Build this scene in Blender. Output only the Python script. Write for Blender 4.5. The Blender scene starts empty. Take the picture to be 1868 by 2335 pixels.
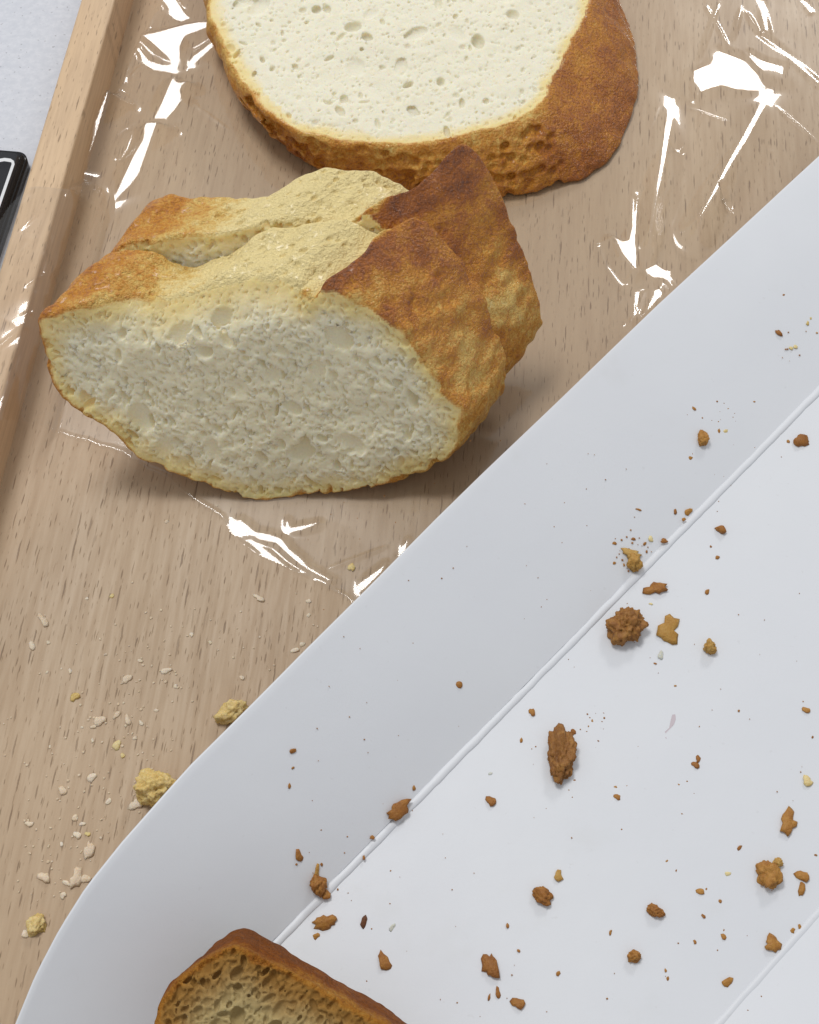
import bpy, bmesh, math, random
import numpy as np
from mathutils import Vector, Matrix, noise as mnoise

sc = bpy.context.scene
R = math.radians

# ------------------------------------------------------------------ camera
ELEV = 60.0                       # degrees below the horizon
DIST = 0.303                      # metres to the tray along the view axis
IMW, IMH = 1868.0, 2335.0         # photograph size; pixel helpers below use it
FPX = (IMH / 2) / math.tan(R(20.0))
FWD = np.array([0.0, math.cos(R(ELEV)), -math.sin(R(ELEV))])
UPV = np.array([0.0, math.sin(R(ELEV)), math.cos(R(ELEV))])
CAM = -FWD * DIST
cd = bpy.data.cameras.new("camera")
cam = bpy.data.objects.new("camera", cd)
sc.collection.objects.link(cam)
cam.location = CAM
cam.rotation_euler = (R(90 - ELEV), 0, 0)
cd.sensor_fit = 'VERTICAL'
cd.angle = R(40.0)
cd.clip_start = 0.01
cd.clip_end = 50
sc.camera = cam

# ------------------------------------------------------------------ light
w = bpy.data.worlds.new("World")
sc.world = w
w.use_nodes = True
bg = w.node_tree.nodes["Background"]
bg.inputs[0].default_value = (0.97, 0.985, 1.0, 1)
bg.inputs[1].default_value = 0.47

def panel(name, loc, sx, sy, watts, col):
    l = bpy.data.lights.new(name, 'AREA')
    l.shape = 'RECTANGLE'
    l.size, l.size_y = sx, sy
    l.energy = watts
    l.color = col
    o = bpy.data.objects.new(name, l)
    sc.collection.objects.link(o)
    o.location = loc
    o.rotation_euler = (Vector((0, 0, 0)) - Vector(loc)).to_track_quat('-Z', 'Y').to_euler()
    return o

LAMP1 = np.array([-0.45, 0.58, 1.5])
LAMP2 = np.array([0.85, 2.15, 1.3])
panel("ceiling_panel_light", LAMP1, 0.50, 0.40, 12.5, (1.0, 0.985, 0.96))
panel("far_ceiling_panel_light", LAMP2, 0.5, 0.32, 13.0, (1.0, 0.985, 0.96))

sc.view_settings.view_transform = 'Standard'
sc.view_settings.look = 'None'
sc.view_settings.exposure = 0.0
sc.view_settings.gamma = 1.0
sc.view_settings.use_curve_mapping = False
sc.render.engine = 'CYCLES'
sc.cycles.use_denoising = True
sc.cycles.max_bounces = 10
sc.cycles.transparent_max_bounces = 12

# ------------------------------------------------------------------ pixel helpers
def ray(px, py):
    a = (px - IMW / 2) / FPX
    b = (IMH / 2 - py) / FPX
    return np.array([a, 0, 0]) + b * UPV + FWD

def at(px, py, z=0.0):
    d = ray(px, py)
    return CAM + d * ((z - CAM[2]) / d[2])

def on_plane(px, py, P, n):
    d = ray(px, py)
    return CAM + d * (np.dot(P - CAM, n) / np.dot(d, n))

# ------------------------------------------------------------------ generic helpers
def link(name, me, parent=None, mat=None, loc=None):
    o = bpy.data.objects.new(name, me)
    sc.collection.objects.link(o)
    if parent is not None:
        o.parent = parent
    if mat is not None:
        me.materials.clear()
        me.materials.append(mat)
    if loc is not None:
        o.location = loc
    return o

def tag(o, label=None, cat=None, group=None, kind=None):
    if label: o["label"] = label
    if cat: o["category"] = cat
    if group: o["group"] = group
    if kind: o["kind"] = kind
    return o

def empty(name, loc=(0, 0, 0), rz=0.0):
    o = bpy.data.objects.new(name, None)
    sc.collection.objects.link(o)
    o.location = loc
    o.rotation_euler = (0, 0, rz)
    o.empty_display_size = 0.01
    return o

def mesh_np(name, verts, quads, smooth=True):
    me = bpy.data.meshes.new(name)
    nv, nq = len(verts), len(quads)
    me.vertices.add(nv)
    me.vertices.foreach_set("co", np.asarray(verts, np.float32).ravel())
    me.loops.add(nq * 4)
    me.loops.foreach_set("vertex_index", np.asarray(quads, np.int32).ravel())
    me.polygons.add(nq)
    me.polygons.foreach_set("loop_start", np.arange(0, nq * 4, 4, dtype=np.int32))
    me.polygons.foreach_set("use_smooth", np.full(nq, smooth, bool))
    me.update(calc_edges=True)
    return me

def fattr(me, name, arr):
    a = me.attributes.new(name, 'FLOAT', 'POINT')
    a.data.foreach_set("value", np.asarray(arr, np.float32))

def sstep(x, a, b):
    t = np.clip((x - a) / (b - a), 0, 1)
    return t * t * (3 - 2 * t)

# ------------------------------------------------------------------ node helpers
class NT:
    def __init__(self, name):
        self.m = bpy.data.materials.new(name)
        self.m.use_nodes = True
        self.t = self.m.node_tree
        self.t.nodes.clear()
        self.out = self.n('ShaderNodeOutputMaterial')
    def n(self, typ, **kw):
        x = self.t.nodes.new(typ)
        for k, v in kw.items():
            setattr(x, k, v)
        return x
    def l(self, a, b):
        self.t.links.new(a, b)
    def put(self, sock, v):
        if hasattr(v, 'is_output'):
            self.l(v, sock)
        elif isinstance(v, (tuple, list)) and len(v) == 3 and sock.type == 'RGBA':
            sock.default_value = (*v, 1)
        else:
            sock.default_value = v
    def math(self, op, a, b=0.0, clamp=False):
        x = self.n('ShaderNodeMath', operation=op, use_clamp=clamp)
        self.put(x.inputs[0], a); self.put(x.inputs[1], b)
        return x.outputs[0]
    def mix(self, f, a, b, blend='MIX'):
        x = self.n('ShaderNodeMix', data_type='RGBA', blend_type=blend)
        self.put(x.inputs[0], f); self.put(x.inputs[6], a); self.put(x.inputs[7], b)
        return x.outputs[2]
    def step(self, v, a, b, lo=0.0, hi=1.0):
        x = self.n('ShaderNodeMapRange', interpolation_type='SMOOTHSTEP')
        self.put(x.inputs[0], v)
        for i, q in zip((1, 2, 3, 4), (a, b, lo, hi)):
            self.put(x.inputs[i], q)
        return x.outputs[0]
    def coords(self, scale=(1, 1, 1)):
        tc = self.n('ShaderNodeTexCoord')
        mp = self.n('ShaderNodeMapping')
        mp.inputs['Scale'].default_value = scale
        self.l(tc.outputs['Object'], mp.inputs[0])
        return mp.outputs[0]
    def noise(self, vec, scale=1.0, detail=3.0, rough=0.55):
        x = self.n('ShaderNodeTexNoise')
        self.put(x.inputs['Vector'], vec)
        x.inputs['Scale'].default_value = scale
        x.inputs['Detail'].default_value = detail
        x.inputs['Roughness'].default_value = rough
        return x.outputs[0]
    def ramp(self, f, stops):
        x = self.n('ShaderNodeValToRGB')
        e = x.color_ramp.elements
        while len(e) < len(stops):
            e.new(0.5)
        for q, (p, c) in zip(e, stops):
            q.position = p
            q.color = (*c, 1)
        self.put(x.inputs[0], f)
        return x.outputs[0]
    def bump(self, h, dist, strength=1.0, normal=None):
        x = self.n('ShaderNodeBump')
        x.inputs['Strength'].default_value = strength
        x.inputs['Distance'].default_value = dist
        self.put(x.inputs['Height'], h)
        if normal is not None:
            self.l(normal, x.inputs['Normal'])
        return x.outputs[0]
    def principled(self, col, rough=0.5, normal=None, spec=0.5, sss=0.0, sssr=(1, 1, 1), sscale=0.001):
        p = self.n('ShaderNodeBsdfPrincipled')
        self.put(p.inputs['Base Color'], col)
        self.put(p.inputs['Roughness'], rough)
        self.put(p.inputs['Specular IOR Level'], spec)
        if normal is not None:
            self.l(normal, p.inputs['Normal'])
        self.put(p.inputs['Subsurface Weight'], sss)
        p.inputs['Subsurface Radius'].default_value = sssr
        p.inputs['Subsurface Scale'].default_value = sscale
        self.l(p.outputs[0], self.out.inputs[0])
        return p

# ------------------------------------------------------------------ materials
def wood_mat(name, pale, tan):
    t = NT(name)
    big = t.noise(t.coords((60, 7, 60)), 1, 3)
    fine = t.noise(t.coords((900, 60, 900)), 1, 3, 0.6)
    col = t.mix(t.step(big, 0.3, 0.7), tan, pale)
    col = t.mix(t.step(fine, 0.3, 0.75, 0.0, 0.35), col, (0.37, 0.24, 0.15))
    band = t.noise(t.coords((16, 1.6, 16)), 1, 3, 0.6)
    col = t.mix(t.step(band, 0.35, 0.68, 0.0, 0.30), col, tuple(0.72 * q for q in tan))
    pink = t.noise(t.coords((25, 12, 25)), 1, 2)
    col = t.mix(t.step(pink, 0.45, 0.7, 0.0, 0.10), col, (0.46, 0.365, 0.31))
    hsum = None
    warp = t.noise(t.coords((900, 260, 900)), 1, 3, 0.65)
    for sx, sy, ax, ay, seed in ((520, 190, 5.2, 1.5, 0.0), (760, 300, 5.5, 1.7, 3.3), (430, 120, 6.0, 1.25, 7.7)):
        c = t.coords((sx, sy, sx))
        add = t.n('ShaderNodeVectorMath', operation='ADD')
        t.l(c, add.inputs[0])
        add.inputs[1].default_value = (seed, seed * 1.7, 0)
        v = t.n('ShaderNodeTexVoronoi', voronoi_dimensions='2D')
        t.l(add.outputs[0], v.inputs['Vector'])
        v.inputs['Scale'].default_value = 1.0
        sub = t.n('ShaderNodeVectorMath', operation='SUBTRACT')
        t.l(add.outputs[0], sub.inputs[0]); t.l(v.outputs['Position'], sub.inputs[1])
        sp = t.n('ShaderNodeSeparateXYZ'); t.l(sub.outputs[0], sp.inputs[0])
        dx = t.math('ADD', t.math('MULTIPLY', sp.outputs[0], ax), t.math('MULTIPLY', t.math('SUBTRACT', warp, 0.5), 1.6))
        dy = t.math('MULTIPLY', sp.outputs[1], ay)
        dist = t.math('SQRT', t.math('ADD', t.math('MULTIPLY', dx, dx), t.math('MULTIPLY', dy, dy)))
        sep = t.n('ShaderNodeSeparateColor')
        t.l(v.outputs['Color'], sep.inputs[0])
        lim = t.math('MULTIPLY', t.math('SUBTRACT', sep.outputs[0], 0.15), 0.62)
        m = t.step(t.math('SUBTRACT', lim, dist), -0.05, 0.25)
        m = t.math('MULTIPLY', m, t.step(sep.outputs[1], 0.0, 1.0, 0.25, 1.0))
        hsum = m if hsum is None else t.math('MAXIMUM', hsum, m)
    col = t.mix(t.math('MULTIPLY', hsum, 0.64), col, (0.13, 0.072, 0.04))
    h = t.math('SUBTRACT', t.math('MULTIPLY', fine, 0.5), hsum)
    nrm = t.bump(h, 0.00012, 0.5)
    t.principled(col, t.step(fine, 0.2, 0.8, 0.42, 0.58), nrm, 0.4)
    return t.m

WOOD = wood_mat("beech_wood", (0.56, 0.415, 0.272), (0.49, 0.352, 0.222))
WOOD_RIM = wood_mat("beech_rim_wood", (0.74, 0.54, 0.345), (0.67, 0.47, 0.29))

def plain_mat(name, col, rough, spec=0.5):
    t = NT(name)
    t.principled(col, rough, None, spec)
    return t.m

def card_mat():
    t = NT("white_paperboard")
    n1 = t.noise(t.coords((18, 18, 18)), 1, 3)
    n2 = t.noise(t.coords((2600, 2600, 2600)), 1, 2)
    col = t.mix(t.step(n1, 0.3, 0.7), (0.70, 0.72, 0.765), (0.725, 0.745, 0.785))
    sp = t.noise(t.coords((700, 700, 700)), 1, 2)
    col = t.mix(t.step(sp, 0.70, 0.78, 0.0, 0.12), col, (0.45, 0.43, 0.42))
    sm = t.noise(t.coords((55, 55, 55)), 1, 4, 0.65)
    col = t.mix(t.step(sm, 0.58, 0.76, 0.0, 0.16), col, (0.60, 0.61, 0.60))
    h = t.math('ADD', t.math('MULTIPLY', n2, 0.04), t.math('MULTIPLY', t.noise(t.coords((90, 90, 90)), 1, 2), 0.5))
    t.principled(col, 0.42, t.bump(h, 0.0006, 0.35), 0.4)
    return t.m
CARD = card_mat()

def table_mat():
    t = NT("pale_laminate")
    n = t.noise(t.coords((500, 500, 500)), 1, 4, 0.7)
    col = t.mix(t.step(n, 0.35, 0.7), (0.60, 0.625, 0.69), (0.68, 0.70, 0.76))
    sp = t.noise(t.coords((900, 900, 900)), 1, 1)
    col = t.mix(t.step(sp, 0.68, 0.74, 0.0, 0.6), col, (0.30, 0.30, 0.33))
    t.principled(col, 0.4, None, 0.4)
    return t.m
TABLE = table_mat()

def film_mat():
    t = NT("cling_film")
    tr = t.n('ShaderNodeBsdfTransparent')
    tr.inputs[0].default_value = (0.985, 0.982, 0.975, 1)
    gl = t.n('ShaderNodeBsdfGlossy')
    gl.inputs['Roughness'].default_value = 0.065
    g2 = t.n('ShaderNodeBsdfGlossy')
    g2.inputs['Roughness'].default_value = 0.24
    gm = t.n('ShaderNodeMixShader')
    gm.inputs[0].default_value = 0.36
    t.l(gl.outputs[0], gm.inputs[1]); t.l(g2.outputs[0], gm.inputs[2])
    geo = t.n('ShaderNodeNewGeometry')
    dt = t.n('ShaderNodeVectorMath', operation='DOT_PRODUCT')
    t.l(geo.outputs['Normal'], dt.inputs[0]); t.l(geo.outputs['Incoming'], dt.inputs[1])
    inv = t.math('SUBTRACT', 1.0, t.math('ABSOLUTE', dt.outputs['Value']), True)
    fr = t.math('MULTIPLY_ADD', t.math('POWER', inv, 5.0), 0.93)
    fr.node.inputs[2].default_value = 0.07
    mx = t.n('ShaderNodeMixShader')
    t.l(fr, mx.inputs[0])
    t.l(tr.outputs[0], mx.inputs[1])
    t.l(gm.outputs[0], mx.inputs[2])
    t.l(mx.outputs[0], t.out.inputs[0])
    return t.m
FILM = film_mat()

def bread_mat(name, crumb, crumb_edge, ramp, edge_mm=(1.0, 6.0), sss=0.35, cspec=0.40, crough=0.50, coat=0.55):
    t = NT(name)
    dep = t.n('ShaderNodeAttribute', attribute_name="depth").outputs['Fac']
    bake = t.n('ShaderNodeAttribute', attribute_name="bake").outputs['Fac']
    c = t.coords((1, 1, 1))
    n_mid = t.noise(c, 420, 4, 0.6)
    n_fine = t.noise(c, 1500, 3, 0.6)
    n_big = t.noise(c, 110, 3, 0.55)
    n_sp = t.noise(c, 900, 2, 0.5)
    # crumb
    dd = t.math('ADD', dep, t.math('MULTIPLY', t.math('SUBTRACT', n_big, 0.5), 5.0))
    cr = t.mix(t.step(dd, edge_mm[0], edge_mm[1]), crumb_edge, crumb)
    cr = t.mix(t.step(n_mid, 0.52, 0.8, 0.0, 0.22), cr, tuple(0.82 * q for q in crumb_edge))
    cr = t.mix(t.step(n_sp, 0.70, 0.76, 0.0, 0.35), cr, (0.50, 0.34, 0.10))
    # crust
    b = t.math('ADD', bake, t.math('MULTIPLY', t.math('SUBTRACT', n_big, 0.5), 0.55))
    b = t.math('ADD', b, t.math('MULTIPLY', t.math('SUBTRACT', n_mid, 0.5), 0.42))
    b = t.math('ADD', b, t.math('MULTIPLY', t.math('SUBTRACT', n_fine, 0.5), 0.65))
    cu = t.ramp(b, ramp)
    de = t.math('ADD', dep, t.math('MULTIPLY', t.math('SUBTRACT', n_mid, 0.5), 1.0))
    k = t.step(de, 0.45, 1.3, 1.0, 0.0)
    col = t.mix(k, cr, cu)
    hc = t.math('ADD', t.math('MULTIPLY', n_mid, 0.5), t.math('MULTIPLY', n_fine, 0.5))
    n_cr = t.noise(c, 1500, 4, 0.62)
    hu = t.math('ADD', t.math('MULTIPLY', n_cr, 1.0), t.math('MULTIPLY', n_fine, 0.35))
    vm = t.n('ShaderNodeTexVoronoi', feature='SMOOTH_F1')
    t.l(t.coords((1500, 1500, 1500)), vm.inputs['Vector'])
    vm.inputs['Scale'].default_value = 1.0
    vm.inputs['Smoothness'].default_value = 0.25
    hc = t.math('ADD', hc, t.math('MULTIPLY', vm.outputs['Distance'], 0.25))
    n1 = t.bump(hc, 0.0005, 0.6)
    n2b = t.bump(hu, 0.0008, 0.95)
    nm = t.n('ShaderNodeMix', data_type='VECTOR')
    t.l(k, nm.inputs[0]); t.l(n1, nm.inputs[4]); t.l(n2b, nm.inputs[5])
    nrm = nm.outputs[1]
    rough = t.math('SUBTRACT', 0.85, t.math('MULTIPLY', k, crough))
    spec = t.math('ADD', 0.15, t.math('MULTIPLY', k, cspec))
    ss = t.math('SUBTRACT', sss, t.math('MULTIPLY', k, sss * 0.98))
    pr = t.principled(col, rough, nrm, spec, ss, (1.0, 0.80, 0.50), 0.0026)
    t.put(pr.inputs['Coat Weight'], t.math('MULTIPLY', k, t.step(n_fine, 0.42, 0.66, 0.0, coat)))
    pr.inputs['Coat Roughness'].default_value = 0.22
    return t.m

RAMP = [(0.0, (0.97, 0.79, 0.37)), (0.22, (0.83, 0.55, 0.15)), (0.45, (0.66, 0.27, 0.022)),
        (0.68, (0.42, 0.125, 0.012)), (1.0, (0.16, 0.041, 0.010))]
BREAD = bread_mat("white_bread", (0.90, 0.83, 0.61), (0.87, 0.70, 0.32), RAMP, (1.0, 7.0), 0.6)
BREAD_C = bread_mat("white_bread_top", (0.83, 0.79, 0.635), (0.84, 0.69, 0.34), RAMP, (1.0, 5.0), 0.6)
RAMP_D = [(0.0, (0.55, 0.33, 0.09)), (0.3, (0.40, 0.17, 0.024)), (0.6, (0.25, 0.075, 0.010)),
          (1.0, (0.11, 0.034, 0.008))]
BREAD_D = bread_mat("brown_bread", (0.43, 0.33, 0.155), (0.30, 0.155, 0.038), RAMP_D, (1.5, 8.5), 0.2, 0.0, 0.1, 0.0)

# ------------------------------------------------------------------ wooden tray on the table
ZT = 0.0125                       # rim height above the tray floor
i0, i1 = at(262, 0, ZT), at(51, 744, ZT)
o0, o1 = at(185, 0, ZT), at(0, 610, ZT)
gd = (i0 - i1)[:2]; gd /= np.linalg.norm(gd)      # grain direction (towards the far end)
gn = np.array([gd[1], -gd[0]])                    # into the tray
RIMW = abs(np.dot((o0 - i0)[:2], gn) + np.dot((o1 - i1)[:2], gn)) / 2
TRZ = math.atan2(gd[1], gd[0]) - math.pi / 2
mid = (i0 + i1) / 2
tray = empty("serving_tray", (mid[0], mid[1], -0.006), TRZ)
tag(tray, "pale beech wooden serving tray with a raised rim under the bread", "tray")

def bevel_box(x0, x1, y0, y1, z0, z1, r, seg=3):
    bm = bmesh.new()
    bmesh.ops.create_cube(bm, size=1)
    for v in bm.verts:
        v.co = Vector((x0 if v.co.x < 0 else x1, y0 if v.co.y < 0 else y1, z0 if v.co.z < 0 else z1))
    bmesh.ops.bevel(bm, geom=bm.edges[:], offset=r, segments=seg, affect='EDGES', profile=0.6)
    me = bpy.data.meshes.new("m")
    bm.to_mesh(me); bm.free()
    for p in me.polygons: p.use_smooth = True
    return me

TX, TY = 0.34, 0.24
link("tray_floor", bevel_box(-0.001, TX + .001, -TY - .001, TY + .001, 0, 0.006, 0.0004), tray, WOOD)
for nm, a in (("rim", (-RIMW, 0, -TY - RIMW, TY + RIMW)), ("rim", (TX, TX + RIMW, -TY - RIMW, TY + RIMW)),
              ("rim", (0.0001, TX - .0001, TY, TY + RIMW)), ("rim", (0.0001, TX - .0001, -TY - RIMW, -TY))):
    link(nm, bevel_box(*a, -0.0005, 0.006 + ZT, 0.0009), tray, WOOD_RIM)

bm = bmesh.new()
bmesh.ops.create_grid(bm, x_segments=8, y_segments=8, size=0.9)
me = bpy.data.meshes.new("table"); bm.to_mesh(me); bm.free()
tb = link("table_top", me, None, TABLE, (0, 0, -0.0066))
tag(tb, "pale blue grey laminate table top under the tray", "table", kind="structure")

# black device lying on the table by the tray
dz = -0.0066 + 0.004
c0 = at(66, 343, dz)
dev = empty("black_device", (c0[0], c0[1], -0.0066), TRZ - R(1.5))
tag(dev, "black glossy slab with a reflection painted as a thin white line, beside the tray", "device")
BLK = plain_mat("black_gloss", (0.008, 0.009, 0.014), 0.12)
EDGE = plain_mat("black_edge", (0.006, 0.006, 0.008), 0.22, 0.35)
WHT = plain_mat("painted_reflection", (0.75, 0.77, 0.80), 0.4)

def rounded_slab(x0, x1, y0, y1, z0, z1, r, seg=8, bev=0.0006):
    bm = bmesh.new()
    pts = []
    for cx, cy, a0 in ((x1 - r, y1 - r, 0), (x0 + r, y1 - r, 90), (x0 + r, y0 + r, 180), (x1 - r, y0 + r, 270)):
        for i in range(seg + 1):
            a = R(a0 + 90 * i / seg)
            pts.append((cx + r * math.cos(a), cy + r * math.sin(a)))
    f = bm.faces.new([bm.verts.new((x, y, z0)) for x, y in pts])
    e = bmesh.ops.extrude_face_region(bm, geom=[f])
    for v in e['geom']:
        if isinstance(v, bmesh.types.BMVert): v.co.z = z1
    bmesh.ops.recalc_face_normals(bm, faces=bm.faces)
    top = [ed for ed in bm.edges if all(abs(v.co.z - z1) < 1e-7 for v in ed.verts)]
    bmesh.ops.bevel(bm, geom=top, offset=bev, segments=3, affect='EDGES')
    me = bpy.data.meshes.new("slab"); bm.to_mesh(me); bm.free()
    for p in me.polygons: p.use_smooth = True
    return me
link("body", rounded_slab(-0.075, 0, -0.15, 0, 0, 0.004, 0.003, bev=0.0008), dev, EDGE)
link("glass", rounded_slab(-0.0735, -0.0015, -0.1485, -0.0015, 0.00395, 0.0043, 0.0022, bev=0.0001), dev, BLK)
bm = bmesh.new()  # reflected light along the slab's edge, laid on as a white strip
lw, xr, yt, rc = 0.00075, -0.0026, -0.0042, 0.0012
path = [(-0.0068, yt - .0005), (-0.0052, yt + .0001), (xr - rc, yt), (xr - rc * .3, yt - rc * .3), (xr, yt - rc), (xr, -0.14)]
vs = []
for i, (x, y) in enumerate(path):
    a = path[max(0, i - 1)]; b = path[min(len(path) - 1, i + 1)]
    tx, ty = b[0] - a[0], b[1] - a[1]
    L = math.hypot(tx, ty); nx, ny = -ty / L, tx / L
    wd = lw * (1.5 if i < 3 else 1.0)
    vs.append((bm.verts.new((x + nx * wd / 2, y + ny * wd / 2, 0.00436)), bm.verts.new((x - nx * wd / 2, y - ny * wd / 2, 0.00436))))
for p, q in zip(vs, vs[1:]):
    bm.faces.new((p[0], q[0], q[1], p[1]))
bmesh.ops.recalc_face_normals(bm, faces=bm.faces)
me = bpy.data.meshes.new("line"); bm.to_mesh(me); bm.free()
link("painted_reflection", me, dev, WHT)

# ------------------------------------------------------------------ white card box
ZC = 0.0016                        # upper surface of the box floor
ca, cb = at(1868, 890, ZC), at(610, 2170, ZC)
CD = (cb - ca)[:2]; CLEN = np.linalg.norm(CD); CD /= CLEN     # along the fold, towards the near left
CN = np.array([CD[1], -CD[0]])                                 # to the flap side
if np.dot(CN, [-1, 1]) < 0: CN = -CN
ea, eb = at(1868, 2080, ZC), at(1640, 2335, ZC)
FD = (eb - ea)[:2]; FD /= np.linalg.norm(FD)
FN = np.array([FD[1], -FD[0]])
if np.dot(FN, [1, -1]) < 0: FN = -FN

def sd_card(x, y):
    p = np.array([x, y]) - ca[:2]
    return np.dot(p, CD), np.dot(p, CN)

def z_card(x, y):
    s, d = sd_card(x, y)
    if d > 0:
        k = min(max(s / CLEN, -0.3), 1.4)
        slope = 0.29 + 0.27 * k + 0.14 * k * k * (k > 0)
        return ZC + slope * d - 2.0 * d * d * (0.6 + 0.4 * k)
    q = np.dot(np.array([x, y]) - ea[:2], FN)
    if q > 0:
        return ZC + 0.16 * q
    return ZC + 0.0

def on_card(px, py):
    d = ray(px, py)
    lo, hi = (0.09 - CAM[2]) / d[2], (-0.01 - CAM[2]) / d[2]
    for _ in range(46):
        m = (lo + hi) / 2
        p = CAM + d * m
        if p[2] > z_card(p[0], p[1]): lo = m
        else: hi = m
    return CAM + d * lo

edge_px = [(1868, 360), (1700, 515), (1500, 700), (1300, 893), (1100, 1085), (1000, 1183), (850, 1335), (700, 1483),
           (560, 1625), (440, 1745), (380, 1812), (280, 1925), (200, 2025), (140, 2120), (85, 2225), (40, 2335)]
es, ed = [], []
for q in edge_px:
    p = on_card(*q)
    s, d = sd_card(p[0], p[1])
    es.append(s); ed.append(d)
o = np.argsort(es); es = np.array(es)[o]; ed = np.array(ed)[o]
es = np.concatenate([[es[0] - 0.10], es, [es[-1] + 0.012, es[-1] + 0.022]])
ed = np.concatenate([[ed[0]], ed, [ed[-1] * 0.72, ed[-1] * 0.40]])
box = empty("cardboard_box", (ca[0], ca[1], 0.0009))
tag(box, "white folded paperboard box with crumbs on its floor, over the tray", "box")
BOX0 = np.array([ca[0], ca[1], 0.0009])

def sheet(name, P, thick):
    """P: (n,m,3) array of points; closed sheet of the given thickness below"""
    n, m, _ = P.shape
    me = mesh_np(name, P.reshape(-1, 3) - BOX0,
                 [(i * m + j, (i + 1) * m + j, (i + 1) * m + j + 1, i * m + j + 1) for i in range(n - 1) for j in range(m - 1)])
    me.update()
    if me.polygons[0].normal.z < 0: me.flip_normals()
    o = link(name, me, box, CARD)
    md = o.modifiers.new("thickness", 'SOLIDIFY')
    md.thickness = thick
    md.offset = -1
    es_ = o.modifiers.new("crisp_edges", 'EDGE_SPLIT')
    es_.split_angle = R(40)
    return o

S0, S1 = es[0], es[-1]
ns = 150
flap = np.zeros((ns, 30, 3))
for i, s in enumerate(np.linspace(S0, S1, ns)):
    de = np.interp(s, es, ed)
    if s > es[-4]: de = np.interp(s, es, ed)
    for j, tt in enumerate(np.linspace(0, 1, 26)):
        d = 0.0006 + (de - 0.0006) * tt
        xy = ca[:2] + CD * s + CN * d
        flap[i, j] = (*xy, z_card(*xy) + 0.00025 * mnoise.noise(Vector((s * 40, d * 60, 1.7))))
for i in range(ns):                                   # rounded cut edge
    e = flap[i, 25]
    for j, (a, b) in enumerate(((0.00016, 0.00003), (0.00030, 0.00012), (0.00042, 0.00026), (0.00048, 0.00042))):
        flap[i, 26 + j] = e + np.array([*(CN * a), 0.3 * a - b])
sheet("side_flap", flap, 0.00055)
S1f = CLEN + 0.07
fl = np.zeros((60, 30, 3))
for i, s in enumerate(np.linspace(S0, S1f, 60)):
    a = ca[:2] + CD * s - CN * 0.0006
    # intersect along -CN with the far fold
    dn = np.dot(ea[:2] - a, FN) / np.dot(-CN, FN)
    for j, tt in enumerate(np.linspace(0, 1, 30)):
        xy = a - CN * dn * tt
        fl[i, j] = (*xy, ZC + 0.00025 * mnoise.noise(Vector((xy[0] * 25, xy[1] * 25, 0))) * math.sin(math.pi * tt))
sheet("box_floor", fl, 0.00055)
fp = np.zeros((60, 16, 3))
for i in range(60):
    a = fl[i, -1, :2]
    for j, tt in enumerate(np.linspace(0, 1, 16)):
        xy = a + FN * (0.0003 + 0.055 * tt)
        fp[i, j] = (*xy, z_card(*xy) + 0.00005)
sheet("far_flap", fp, 0.00055)

def ridge(name, line, r, hgt, wob, seed):
    """rounded fold bead along a list of points, slightly uneven"""
    n = len(line); m = 9
    P = np.zeros((n, m, 3))
    for i, p in enumerate(line):
        q = line[min(i + 1, n - 1)] - line[max(i - 1, 0)]
        q = q / np.linalg.norm(q); side = np.array([-q[1], q[0], 0])
        k = 1 + wob * mnoise.noise(Vector((i * 0.21, seed, 0))) + wob * .6 * mnoise.noise(Vector((i * 0.9, seed, 5)))
        off = 0.00018 * mnoise.noise(Vector((i * 0.35, seed, 9)))
        for j in range(m):
            a = math.pi * j / (m - 1)
            P[i, j] = p + side * (r * math.cos(a) * k + off) + np.array([0, 0, hgt * math.sin(a) * k - 0.0001])
    me = mesh_np(name, P.reshape(-1, 3) - BOX0,
                 [(i * m + j, (i + 1) * m + j, (i + 1) * m + j + 1, i * m + j + 1) for i in range(n - 1) for j in range(m - 1)])
    me.update()
    if sum(pp.normal.z for pp in me.polygons) < 0: me.flip_normals()
    return link(name, me, box, CARD)
ridge("fold_ridge", [np.array([*(ca[:2] + CD * s), ZC]) for s in np.linspace(S0, CLEN + 0.03, 260)], 0.0009, 0.00055, 0.18, 1.0)
ridge("fold_ridge", [np.array([*fl[0, -1, :2], ZC]) + (np.array([*fl[-1, -1, :2], ZC]) - np.array([*fl[0, -1, :2], ZC])) * t
                     for t in np.linspace(0, 1, 240)], 0.0007, 0.00035, 0.2, 4.0)

# ------------------------------------------------------------------ bread from voxel fields
def bsp(n, sp):
    nc = int(math.ceil(n / sp)) + 4
    M = np.zeros((n, nc), np.float32)
    x = np.arange(n) / sp
    k = np.floor(x).astype(int); t = x - k
    for o, wgt in enumerate(((1 - t) ** 3 / 6, (3 * t ** 3 - 6 * t ** 2 + 4) / 6, (-3 * t ** 3 + 3 * t ** 2 + 3 * t + 1) / 6, t ** 3 / 6)):
        M[np.arange(n), k + o] += wgt
    return M

def vnoise(shape, sp, rng):
    sp = sp if isinstance(sp, (tuple, list)) else (sp,) * 3
    Ms = [bsp(n, s) for n, s in zip(shape, sp)]
    a = rng.standard_normal([M.shape[1] for M in Ms]).astype(np.float32)
    a = np.tensordot(Ms[0], a, (1, 0))
    a = np.einsum('jb,ibc->ijc', Ms[1], a, optimize=True)
    a = np.einsum('kc,ijc->ijk', Ms[2], a, optimize=True)
    return (a * 2.2).astype(np.float32)

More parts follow.
